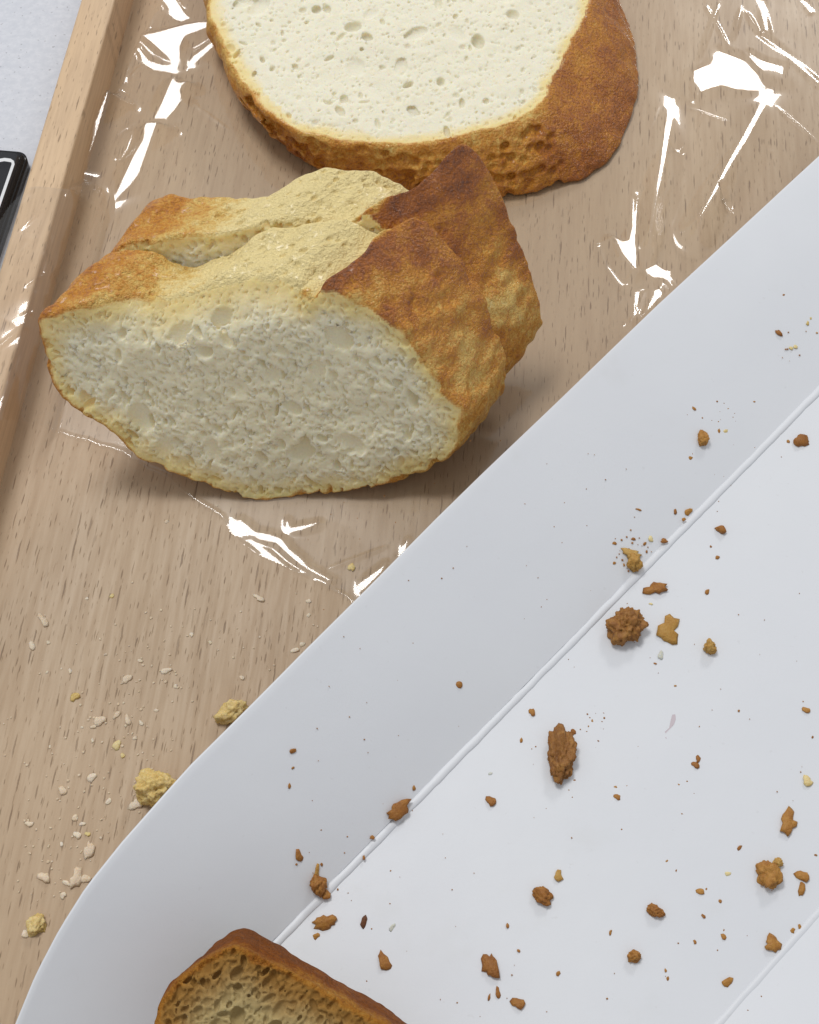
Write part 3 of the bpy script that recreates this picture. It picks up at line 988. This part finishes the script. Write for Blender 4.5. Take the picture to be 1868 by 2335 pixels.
for (xa, ya, xb, yb, amp, z_) in [(322, 100, 250, 250, .35, 1), (250, 250, 128, 492, .4, 3), (-5, 700, 20, 645, .5, 12), (20, 645, 45, 598, .5, 12), (-10, 812, 66, 750, .6, 12),
                                  (66, 750, 100, 736, .3, 9), (58, 668, 130, 622, .5, 12), (-20, 640, 60, 560, .4, 12), (60, 560, 128, 500, .3, 8), (20, 1040, 140, 985, .35, 1),
                                  (-10, 1056, 30, 1040, .5, 4), (1610, 20, 1660, 110, .3, 0), (1560, 420, 1400, 800, .3, 0), (1500, 250, 1470, 330, .3, 0), (1770, 250, 1860, 330, .3, 0),
                                  (1560, 250, 1700, 300, .25, 0), (1620, 330, 1760, 350, .25, 0), (1320, 560, 1390, 560, .3, 0), (440, 240, 520, 300, .25, 0), (300, 520, 380, 400, .25, 0),
                                  (520, 1240, 700, 1345, .3, 0), (745, 1300, 880, 1250, .3, 0), (1195, 740, 1228, 690, .5, 1), (1180, 770, 1235, 715, .5, 1)]:
    p, q = at(xa, ya, z_ / 1000)[:2], at(xb, yb, z_ / 1000)[:2]
    e = q - p
    t = np.clip(((GX - p[0]) * e[0] + (GY - p[1]) * e[1]) / (e @ e), 0, 1)
    dd = np.hypot(GX - p[0] - e[0] * t, GY - p[1] - e[1] * t) * 1000
    RID += amp * np.exp(-(dd / 0.42) ** 2) * np.sin(np.pi * np.clip(t, 0.02, 0.98)) ** 0.5
# climb over the rim near the left
dw = ((GX - mid[0]) * gn[0] + (GY - mid[1]) * gn[1]) * 1000          # mm from the inner face of the rim
al = ((GX - mid[0]) * gd[0] + (GY - mid[1]) * gd[1]) * 1000
pz = at(150, 480, 0.004)
al0 = np.dot(pz[:2] - mid[:2], gd) * 1000
rimz = ZT * 1000
kal = 1 - sstep(al, al0 - 4, al0 + 16)
climb = np.where(dw > 0.8, (rimz + 0.5) * (1 - sstep(dw, 0.8, 11.0)), rimz + 0.55)
climb = np.where(dw < -RIMW * 1000 - 0.6, rimz + 0.55 - 0.45 * (-RIMW * 1000 - 0.6 - dw), climb)
climb = climb + 0.35 * (n2(5) + 1).clip(0) * sstep(climb, 2, 8) + 0.5 * np.abs(n2(9)) * sstep(climb, 2, 8)
low = np.where(dw > 0.4, 0.0, 0.0)
Hz = np.maximum(H, climb * kal + H * (1 - kal)) + RID * (1 - MASKS)
keep_pt = (fsd < 0) & ~((dw < 0.9) & (kal < 0.92))
cell = keep_pt[:-1, :-1] & keep_pt[1:, :-1] & keep_pt[:-1, 1:] & keep_pt[1:, 1:]
ids = np.full(GX.shape, -1, np.int64)
used = np.zeros(GX.shape, bool)
for a in (0, 1):
    for b in (0, 1):
        used[a:used.shape[0] - 1 + a, b:used.shape[1] - 1 + b] |= cell
ids[used] = np.arange(used.sum())
ci, cj = np.nonzero(cell)
fq = np.stack([ids[ci, cj], ids[ci + 1, cj], ids[ci + 1, cj + 1], ids[ci, cj + 1]], 1)
fv = np.stack([GX[used], GY[used], Hz[used] / 1000], 1)
fo = np.array([0.0, 0.05, 0.0002])
film = link("cling_film", mesh_np("cling_film", fv - fo, fq), None, FILM, fo)
tag(film, "crumpled clear plastic film with bright glare, spread over the tray under the bread", "plastic film")

# ------------------------------------------------------------------ crumbs
def crumb_mat(name, stops, rough=0.55, sss=0.15):
    t = NT(name)
    oi = t.n('ShaderNodeObjectInfo')
    c = t.coords((1, 1, 1))
    n1 = t.noise(c, 700, 3, 0.6); n2_ = t.noise(c, 2200, 2, 0.6)
    f = t.math('ADD', t.math('MULTIPLY', n1, 0.8), t.math('MULTIPLY', t.math('SUBTRACT', oi.outputs['Random'], 0.5), 0.35))
    t.principled(t.ramp(f, stops), rough, t.bump(n2_, 0.0003, 0.7), 0.35, sss, (1, .7, .35), 0.0008)
    return t.m
CR = {
 'b': crumb_mat("brown_crumb", [(0.15, (0.46, 0.23, 0.050)), (0.45, (0.33, 0.135, 0.026)), (0.8, (0.20, 0.068, 0.016))]),
 't': crumb_mat("tan_crumb", [(0.15, (0.56, 0.36, 0.11)), (0.5, (0.44, 0.235, 0.05)), (0.85, (0.36, 0.17, 0.035))]),
 'd': crumb_mat("dark_crumb", [(0.2, (0.22, 0.09, 0.025)), (0.5, (0.14, 0.05, 0.018)), (0.8, (0.08, 0.03, 0.014))]),
 'm': crumb_mat("craggy_crumb", [(0.2, (0.46, 0.24, 0.06)), (0.5, (0.29, 0.125, 0.028)), (0.8, (0.15, 0.056, 0.018))]),
 'p': crumb_mat("pale_crumb", [(0.2, (0.82, 0.70, 0.56)), (0.5, (0.74, 0.60, 0.45)), (0.8, (0.64, 0.48, 0.32))], 0.7, 0.3),
 'y': crumb_mat("yellow_crumb", [(0.2, (0.80, 0.66, 0.36)), (0.5, (0.68, 0.50, 0.19)), (0.8, (0.5, 0.31, 0.08))], 0.7, 0.3),
 'w': crumb_mat("white_crumb", [(0.2, (0.66, 0.66, 0.60)), (0.8, (0.52, 0.52, 0.45))], 0.7, 0.3),
}
rnd = random.Random(9)
def flake_mesh(rx, ry, n, thick, jag):
    """a broken flake of crust: ragged outline, curved upper face, thickness"""
    bm = bmesh.new()
    ph = rnd.random() * 6.28
    rad = []
    for i in range(n):
        a = 2 * math.pi * i / n
        rad.append((a, 1 + jag * (rnd.random() * 2 - 1) + 0.22 * math.sin(2 * a + ph) + 0.12 * math.sin(3 * a + ph * 2)))
    rows = []
    for k, z in ((0.94, 0.0), (1.0, thick * 0.45), (0.72, thick * 0.95)):
        rows.append([bm.verts.new((rx * r * k * math.cos(a), ry * r * k * math.sin(a),
                                   z + thick * 0.25 * (rnd.random() - .5) * (z > 0) + thick * 0.3 * math.sin(a + ph) * (z > 0))) for a, r in rad])
    top = bm.verts.new((rx * 0.15 * (rnd.random() - .5), ry * 0.15 * (rnd.random() - .5), thick * rnd.uniform(0.75, 1.15)))
    bot = bm.verts.new((0, 0, 0))
    for i in range(n):
        j = (i + 1) % n
        bm.faces.new((bot, rows[0][j], rows[0][i]))
        for a, b in ((0, 1), (1, 2)):
            bm.faces.new((rows[a][i], rows[a][j], rows[b][j], rows[b][i]))
        bm.faces.new((rows[2][i], rows[2][j], top))
    me = bpy.data.meshes.new("flake"); bm.to_mesh(me); bm.free()
    return me

def chunk_mesh(rx, ry, rz, sub=4, amp=0.42, holes=0.55):
    """a lump of bread: uneven, pitted"""
    bm = bmesh.new()
    bmesh.ops.create_icosphere(bm, subdivisions=sub, radius=1)
    s = Vector((rnd.random() * 50, rnd.random() * 50, rnd.random() * 50))
    for v in bm.verts:
        p = v.co.copy()
        k = 1 + amp * mnoise.noise(p * 1.1 + s) + amp * 0.6 * mnoise.noise(p * 2.6 + s) + 0.16 * mnoise.noise(p * 5.5 + s) + 0.12 * mnoise.noise(p * 12 + s)
        c = mnoise.voronoi(p * 3.2 + s)[0][0]
        k -= holes * max(0.0, 0.42 - c)
        v.co = Vector((p.x * k * rx, p.y * k * ry, max(p.z * k, -0.55) * rz))
    zmin = min(v.co.z for v in bm.verts)
    for v in bm.verts: v.co.z -= zmin
    me = bpy.data.meshes.new("chunk"); bm.to_mesh(me); bm.free()
    for p in me.polygons: p.use_smooth = True
    return me

def surf_normal(fn, x, y, e=0.001):
    return Vector((-(fn(x + e, y) - fn(x - e, y)) / (2 * e), -(fn(x, y + e) - fn(x, y - e)) / (2 * e), 1)).normalized()

def place(name, me, p, n, spin):
    o = link(name, me, None, None, Vector(p))
    q = Vector((0, 0, 1)).rotation_difference(n)
    o.rotation_euler = (q.to_matrix() @ Matrix.Rotation(spin, 3, 'Z')).to_euler()
    return o

PXM = 0.0000943
def crumb(px, py, wpx, hpx, kind, where, label, group=None, style='flake', thick=None, rot=0.0, name=None, sub=4):
    if where == 'card':
        p = on_card(px, py)
        s, d = sd_card(p[0], p[1])
        n = surf_normal(z_card, p[0], p[1])
        if abs(d) < 0.0013:
            p[2] += 0.0006; n = Vector((0, 0, 1))
    else:
        p = at(px, py, 0.0); n = Vector((0, 0, 1))
    rx, ry = wpx * PXM / 2, hpx * PXM / 2 / 0.9
    m = (rx + ry) / 2
    if style == 'flake':
        nn = 7 if m < 0.0006 else (11 if m < 0.0012 else 18)
        me = flake_mesh(rx, ry, nn, thick or m * 0.5, 0.16 if m < 0.0012 else 0.24)
        spin = rot
    else:
        me = chunk_mesh(rx, ry, (thick or m * 1.1), sub)
        spin = rot
    me.materials.append(CR[kind])
    if style == 'flake':
        for q in me.polygons: q.use_smooth = True
    p = np.array(p) - np.array([0, 0, 0.00005])
    o = place(name or ("crust_crumb" if kind in 'btdm' else "bread_crumb"), me, p, n, spin)
    tag(o, label, "crumb", group)
    if group: SMALL.append((o, np.array(p), max(wpx, hpx)))
    return o

SMALL, ANCH = [], []
G1 = "small crumbs on the box floor"
L1 = "small brown crumb lying loose on the white box floor"
G2 = "small crumbs on the side flap"
L2 = "small brown crumb lying on the sloping white side flap"
G3 = "small pale crumbs on the bare wood"
L3 = "small pale bread crumb on the bare wood of the tray"
G4 = "small yellow crumbs on the bare wood"
L4 = "small yellow bread crumb on the bare wood of the tray"
G5 = "crumbs caught on the fold ridge"
L5 = "brown crumb caught on the raised fold of the box"
G6 = "small pale crumbs on the box"
L6 = "small pale flake of crumb on the white box"

# big, recognisable crumbs on the box
crumb(1426, 1431, 70, 72, 'm', 'card', "largest round dark brown crumb on the box floor, by the fold", style='chunk', thick=0.0028, sub=5)
crumb(1524, 1438, 52, 54, 't', 'card', "jagged golden tan flake beside the round dark crumb", thick=0.0008)
crumb(1278, 1727, 58, 84, 'm', 'card', "tall craggy dark brown crumb alone in the middle of the box floor", style='chunk', thick=0.0022, sub=5)
crumb(1493, 1344, 48, 28, 'b', 'card', "long brown crust flake between the fold and the round dark crumb", rot=0.35)
crumb(1619, 1479, 27, 27, 't', 'card', "orange brown crumb just past the jagged tan flake", style='chunk')
crumb(1443, 1286, 28, 34, 't', 'card', "lower lump of the golden crumb cluster against the fold", style='chunk')
crumb(1439, 1263, 44, 20, 't', 'card', "upper flat flake of the golden crumb cluster by the fold")
crumb(1600, 1003, 27, 33, 'b', 'card', "largest brown crumb on the upper part of the side flap", style='chunk', thick=0.0012)
crumb(1830, 1007, 40, 25, 'b', 'card', "brown crust flake past the fold, opposite the flap's largest crumb", thick=0.001)
crumb(1643, 1208, 21, 20, 'b', 'card', "dark orange chip just past the fold, above a tiny tan crumb", thick=0.001)
crumb(1797, 1876, 30, 46, 'b', 'card', "triangular brown crust flake on the box floor", rot=-0.5, thick=0.0008)
crumb(1751, 1996, 48, 48, 'b', 'card', "round flat brown crumb near the far fold", style='chunk', thick=0.0016)
crumb(1773, 1970, 18, 18, 't', 'card', "small tan lump touching the round flat brown crumb", style='chunk')
crumb(1829, 1998, 25, 22, 'b', 'card', "brown crumb above the curved sliver near the far fold")
crumb(1828, 2027, 12, 32, 'b', 'card', "curved thin brown sliver near the far fold", rot=-0.2)
crumb(1237, 2044, 42, 28, 'b', 'card', "oblong brown crumb with a pale neighbour above it", rot=-0.7, style='chunk', thick=0.001)
crumb(1274, 1998, 20, 18, 't', 'card', "light tan flake just above the oblong brown crumb")
crumb(1494, 2078, 32, 20, 'b', 'card', "almond shaped brown crumb on the middle of the box floor", rot=-0.35, style='chunk', thick=0.001)
crumb(1762, 2153, 34, 27, 'b', 'card', "brown crust flake lying right at the far fold")
crumb(1446, 2183, 27, 19, 'b', 'card', "bean shaped brown crumb on the near part of the box floor", style='chunk', thick=0.001)
crumb(1119, 2201, 30, 48, 'b', 'card', "upright shield shaped brown flake near the brown bread", thick=0.0009)
crumb(1181, 2289, 25, 22, 'b', 'card', "heart shaped brown flake below the shield shaped one")
crumb(875, 2193, 25, 28, 'b', 'card', "teardrop brown crumb close to the brown bread's crust", rot=0.4)
crumb(742, 2104, 46, 26, 'b', 'card', "wide pointed brown flake by the fold near the brown bread", thick=0.0009)
crumb(830, 2104, 13, 21, 'd', 'card', "small dark drop shaped crumb beside the wide pointed flake")
crumb(722, 2016, 30, 32, 'b', 'card', "brown lump on the side flap above the brown bread", style='chunk', thick=0.0012)
crumb(722, 1990, 12, 26, 't', 'card', "thin golden sliver on top of the flap's brown lump")
crumb(910, 1850, 50, 27, 'b', 'card', "large brown flake straddling the raised fold", rot=0.5, thick=0.001)
crumb(1119, 1827, 22, 19, 'b', 'card', "square brown chip between the fold and the craggy crumb")
# small brown ones: box floor
for x, y, a, b in [(1613, 1350, 11, 12), (1494, 1513, 7, 5), (1838, 1619, 16, 13), (1853, 1681, 5, 5), (1586, 1744, 16, 14), (1592, 1731, 10, 15),
                   (1540, 1564, 5, 5), (1685, 1621, 5, 5), (1351, 1644, 6, 6), (1213, 1624, 13, 17), (1307, 1670, 9, 15), (1189, 1688, 8, 9),
                   (1407, 1817, 14, 13), (1403, 1796, 8, 8), (1428, 1790, 6, 7), (1547, 1790, 6, 6), (1485, 1796, 5, 5), (1686, 1934, 9, 11),
                   (1597, 2033, 15, 12), (1642, 2055, 7, 8), (1604, 2089, 9, 9), (1521, 1964, 7, 5), (1542, 1986, 5, 6), (1650, 2136, 12, 12),
                   (1585, 2148, 8, 7), (1808, 2122, 10, 10), (1824, 2114, 9, 10), (1659, 2240, 22, 14), (1518, 2213, 7, 7), (1523, 2232, 6, 8),
                   (1392, 2127, 6, 10), (1183, 2168, 7, 6), (1158, 2111, 8, 8), (1273, 2220, 9, 9), (1136, 2264, 11, 16), (1116, 2275, 6, 11),
                   (721, 2135, 13, 12), (830, 1958, 8, 8), (1636, 1271, 9, 10), (1621, 1246, 6, 5), (1797, 1007, 7, 11), (1310, 1780, 6, 6),
                   (1611, 2028, 5, 5), (1651, 2121, 4, 4), (1860, 1950, 6, 5)]:
    crumb(x, y, a, b, 'b', 'card', L1, G1, rot=rnd.uniform(-.5, .5))
for x, y, a, b in [(1583, 932, 10, 10), (1639, 984, 8, 13), (1574, 1045, 10, 10), (1580, 1035, 5, 6), (1660, 933, 6, 6), (1671, 952, 6, 5),
                   (1720, 916, 6, 5), (1776, 759, 14, 17), (1787, 673, 7, 7), (1863, 759, 5, 5), (1540, 1167, 10, 12), (1456, 1162, 13, 5),
                   (1445, 1229, 8, 8), (1401, 1239, 9, 8), (1401, 1284, 7, 7), (1470, 1240, 8, 8), (1475, 1258, 6, 6), (1046, 1561, 14, 16),
                   (667, 1712, 13, 10), (668, 1751, 5, 6), (660, 1792, 7, 10), (682, 1951, 17, 20), (733, 1971, 6, 7), (944, 1797, 10, 8), (1423, 1288, 6, 6)]:
    crumb(x, y, a, b, 'b', 'card', L2, G2, rot=rnd.uniform(-.5, .5))
for x, y, a, b in [(1569, 1167, 20, 14), (1558, 1188, 9, 9), (1514, 1237, 19, 10), (744, 2042, 24, 16), (850, 1912, 9, 10)]:
    crumb(x, y, a, b, 'b', 'card', L5, G5, rot=rnd.uniform(-.4, .4))
for x, y, a, b, k in [(1654, 984, 13, 11, 'y'), (1804, 794, 10, 9, 'y'), (1814, 791, 10, 10, 'y'), (1842, 737, 9, 11, 'y'), (1849, 726, 6, 6, 'y'), (1484, 1229, 15, 10, 'y'),
                      (1484, 1377, 8, 6, 'y'), (1507, 1495, 15, 16, 'w'), (1842, 1781, 22, 19, 'y'), (1118, 1764, 8, 7, 'w'), (1660, 1993, 14, 8, 'y'), (894, 2115, 9, 15, 'w')]:
    crumb(x, y, a, b, k, 'card', L6, G6, rot=rnd.uniform(-.5, .5))
# on the wood
crumb(360, 1806, 84, 62, 'y', 'wood', "large golden bread chunk on the wood against the flap's edge", style='chunk', thick=0.003, sub=5, rot=-0.3)
crumb(316, 1832, 36, 24, 'p', 'wood', "pale flake under the large golden bread chunk", rot=0.5)
crumb(530, 1630, 60, 40, 'y', 'wood', "golden crust chunk half hidden under the flap's edge", style='chunk', thick=0.0022, sub=4, rot=0.6)
crumb(83, 2111, 36, 36, 'y', 'wood', "largest yellow crumb alone at the near end of the wood", style='chunk', thick=0.001)
crumb(99, 1415, 16, 30, 'p', 'wood', "long white shard of crumb on the bare wood", rot=0.6, thick=0.0005)
crumb(227, 1645, 25, 22, 'p', 'wood', "largest white flake among the scattered crumbs on the wood", thick=0.0006)
crumb(203, 1941, 19, 38, 'p', 'wood', "upright pale flake with a pointed tip on the wood", thick=0.0006)
crumb(801, 1294, 15, 22, 'y', 'wood', "yellow crumb on the wood near the film's glossy fold")
for x, y, a, b in [(74, 1473, 16, 17), (111, 1465, 10, 8), (213, 1657, 14, 9), (266, 1631, 11, 18), (292, 1642, 13, 20), (323, 1649, 9, 12), (308, 1683, 12, 7),
                   (209, 1774, 22, 15), (143, 1803, 20, 17), (248, 1828, 16, 9), (172, 1865, 14, 12), (188, 1879, 13, 8), (67, 1879, 18, 12), (177, 1904, 16, 15),
                   (380, 1530, 25, 12), (290, 1548, 21, 18), (320, 1507, 13, 9), (437, 1447, 9, 11), (480, 1465, 8, 9), (198, 1365, 8, 7), (552, 1545, 12, 12),
                   (107, 1533, 7, 8), (187, 1659, 7, 6), (59, 2130, 18, 13), (101, 2001, 26, 20), (175, 2001, 24, 34), (195, 2005, 20, 19), (152, 2014, 20, 9),
                   (144, 2042, 12, 15), (591, 1364, 26, 12), (704, 1371, 12, 11), (380, 1190, 10, 9), (672, 1483, 17, 12), (690, 1470, 14, 10), (704, 1404, 11, 9),
                   (494, 1153, 7, 6), (140, 1525, 6, 6), (160, 1530, 8, 12), (211, 1689, 7, 10), (114, 1703, 6, 9), (357, 1620, 11, 8), (401, 1565, 12, 8), (141, 1925, 8, 9)]:
    crumb(x, y, a, b, 'p', 'wood', L3, G3, rot=rnd.uniform(-.6, .6))
for x, y, a, b in [(171, 1589, 20, 20), (267, 1700, 19, 17), (280, 1723, 12, 10), (200, 1902, 11, 10), (255, 1359, 9, 12)]:
    crumb(x, y, a, b, 'y', 'wood', L4, G4, rot=rnd.uniform(-.6, .6))

RANK = ["closest", "second closest", "third closest", "fourth closest", "fifth closest", "sixth closest", "seventh closest", "eighth closest",
        "ninth closest", "tenth closest", "eleventh closest", "twelfth closest", "thirteenth closest", "fourteenth closest", "fifteenth closest", "sixteenth closest", "seventeenth closest", "eighteenth closest"]
def neighbour_labels(group, head, anchors):
    """tell alike crumbs apart by the recognisable thing they lie nearest to"""
    mine = [q for q in SMALL if q[0]["group"] == group]
    A_ = [(noun, (on_card(x, y) if surf == 'card' else at(x, y, 0.0))) for noun, x, y, surf in anchors]
    order = {}
    for noun, ap in A_:
        ds = sorted(mine, key=lambda q: np.linalg.norm(q[1] - ap))
        for r, q in enumerate(ds):
            order.setdefault(id(q[0]), []).append((r, np.linalg.norm(q[1] - ap), noun))
    for o, p, sz in mine:
        r, d, noun = min(order[id(o)], key=lambda e: (e[0], e[1]))
        if r < len(RANK):
            o["label"] = f"{head}, {RANK[r]} to the {noun}"
CARD_A = [("round dark crumb", 1426, 1431, 'card'), ("jagged tan flake", 1524, 1438, 'card'), ("craggy dark crumb", 1278, 1727, 'card'),
          ("triangular brown flake", 1797, 1876, 'card'), ("round flat crumb", 1751, 1996, 'card'), ("oblong brown crumb", 1237, 2044, 'card'),
          ("almond shaped crumb", 1494, 2078, 'card'), ("bean shaped crumb", 1446, 2183, 'card'), ("shield shaped flake", 1119, 2201, 'card'),
          ("heart shaped flake", 1181, 2289, 'card'), ("wide pointed flake", 742, 2104, 'card'), ("square brown chip", 1119, 1827, 'card'),
          ("pink smear", 1530, 1660, 'card'), ("flake at the far fold", 1762, 2153, 'card'), ("dark orange chip", 1643, 1208, 'card'),
          ("flake straddling the fold", 910, 1850, 'card'), ("curved brown sliver", 1828, 2027, 'card')]
FLAP_A = [("flap's largest crumb", 1600, 1003, 'card'), ("golden crumb cluster", 1441, 1275, 'card'), ("flap's brown lump", 722, 2016, 'card'),
          ("flake straddling the fold", 910, 1850, 'card'), ("brown bread in the box", 560, 2150, 'card')]
WOOD_A = [("large golden chunk", 360, 1806, 'wood'), ("half hidden golden chunk", 530, 1630, 'wood'), ("largest yellow crumb", 83, 2111, 'wood'),
          ("long white shard", 99, 1415, 'wood'), ("largest white flake", 227, 1645, 'wood'), ("upright pointed flake", 203, 1941, 'wood'),
          ("leaning bread slice", 600, 1140, 'wood'), ("film's glossy fold", 650, 1260, 'wood')]
neighbour_labels(G1, "small brown crumb on the box floor", CARD_A)
neighbour_labels(G2, "small brown crumb on the side flap", FLAP_A)
neighbour_labels(G5, "brown crumb caught on the fold", FLAP_A + [("dark orange chip", 1643, 1208, 'card')])
neighbour_labels(G6, "small pale crumb on the box", CARD_A + FLAP_A[:1])
neighbour_labels(G3, "small pale crumb on bare wood", WOOD_A)
neighbour_labels(G4, "small yellow crumb on bare wood", WOOD_A)

def specks(name, pts, mat, label):
    bm = bmesh.new()
    c0 = np.mean([p for p, r in pts], 0)
    for p, r in pts:
        m = Matrix.Translation(Vector(p - c0)) @ Matrix.Rotation(rnd.random() * 6, 4, 'Z') @ Matrix.Diagonal((r, r * rnd.uniform(.5, 1.2), r * 0.6, 1))
        bmesh.ops.create_icosphere(bm, subdivisions=1, radius=1, matrix=m)
    me = bpy.data.meshes.new(name); bm.to_mesh(me); bm.free()
    o = link(name, me, None, mat, c0)
    tag(o, label, "crumb dust", kind="stuff")
pts = []
for _ in range(150):
    q = (rnd.uniform(700, 1860), rnd.uniform(1000, 2320))
    p = on_card(*q)
    pts.append((p + np.array([0, 0, 0.00005]), rnd.uniform(0.00007, 0.00018)))
for cx, cy, sd, n in [(1450, 1260, 28, 22), (1650, 960, 35, 12), (1345, 1650, 20, 8), (1830, 770, 30, 8), (730, 2000, 25, 8)]:
    for _ in range(n):
        p = on_card(rnd.gauss(cx, sd), rnd.gauss(cy, sd))
        pts.append((p + np.array([0, 0, 0.00006]), rnd.uniform(0.0001, 0.00028)))
specks("crust_dust", pts, CR['b'], "fine brown crust dust scattered over the white box")
pts = []
for cx, cy, sx, sy, n in [(250, 1650, 110, 120, 90), (150, 1900, 70, 90, 60), (480, 1450, 150, 80, 30), (330, 1540, 60, 40, 30), (130, 2010, 50, 40, 20)]:
    for _ in range(n):
        x, y = rnd.gauss(cx, sx), rnd.gauss(cy, sy)
        if x < -20 or y < 1200 or x + (y - 1150) * 0.97 > 1000: continue
        pts.append((at(x, y, 0.00008), rnd.uniform(0.0001, 0.00034)))
specks("bread_dust", pts, CR['p'], "fine pale bread dust scattered over the bare wood")

# pinkish smear dried onto the box floor: thin film of it, part of the box
def blob(pts, mat, name):
    bm = bmesh.new()
    vs = [bm.verts.new(on_card(*q) + np.array([0, 0, 0.00006]) - BOX0) for q in pts]
    bm.faces.new(vs)
    bmesh.ops.recalc_face_normals(bm, faces=bm.faces)
    me = bpy.data.meshes.new(name); bm.to_mesh(me); bm.free()
    if me.polygons[0].normal.z < 0: me.flip_normals()
    return link(name, me, box, mat)
STAIN = plain_mat("pink_stain", (0.56, 0.49, 0.53), 0.5)
st = blob([(1533, 1630), (1540, 1629), (1541, 1640), (1537, 1652), (1530, 1660), (1522, 1668), (1518, 1673), (1516, 1669), (1526, 1660), (1529, 1645)], STAIN, "stain")
st = blob([(1519, 1680), (1522, 1692), (1521, 1703), (1513, 1705), (1508, 1699), (1510, 1690)], STAIN, "stain")
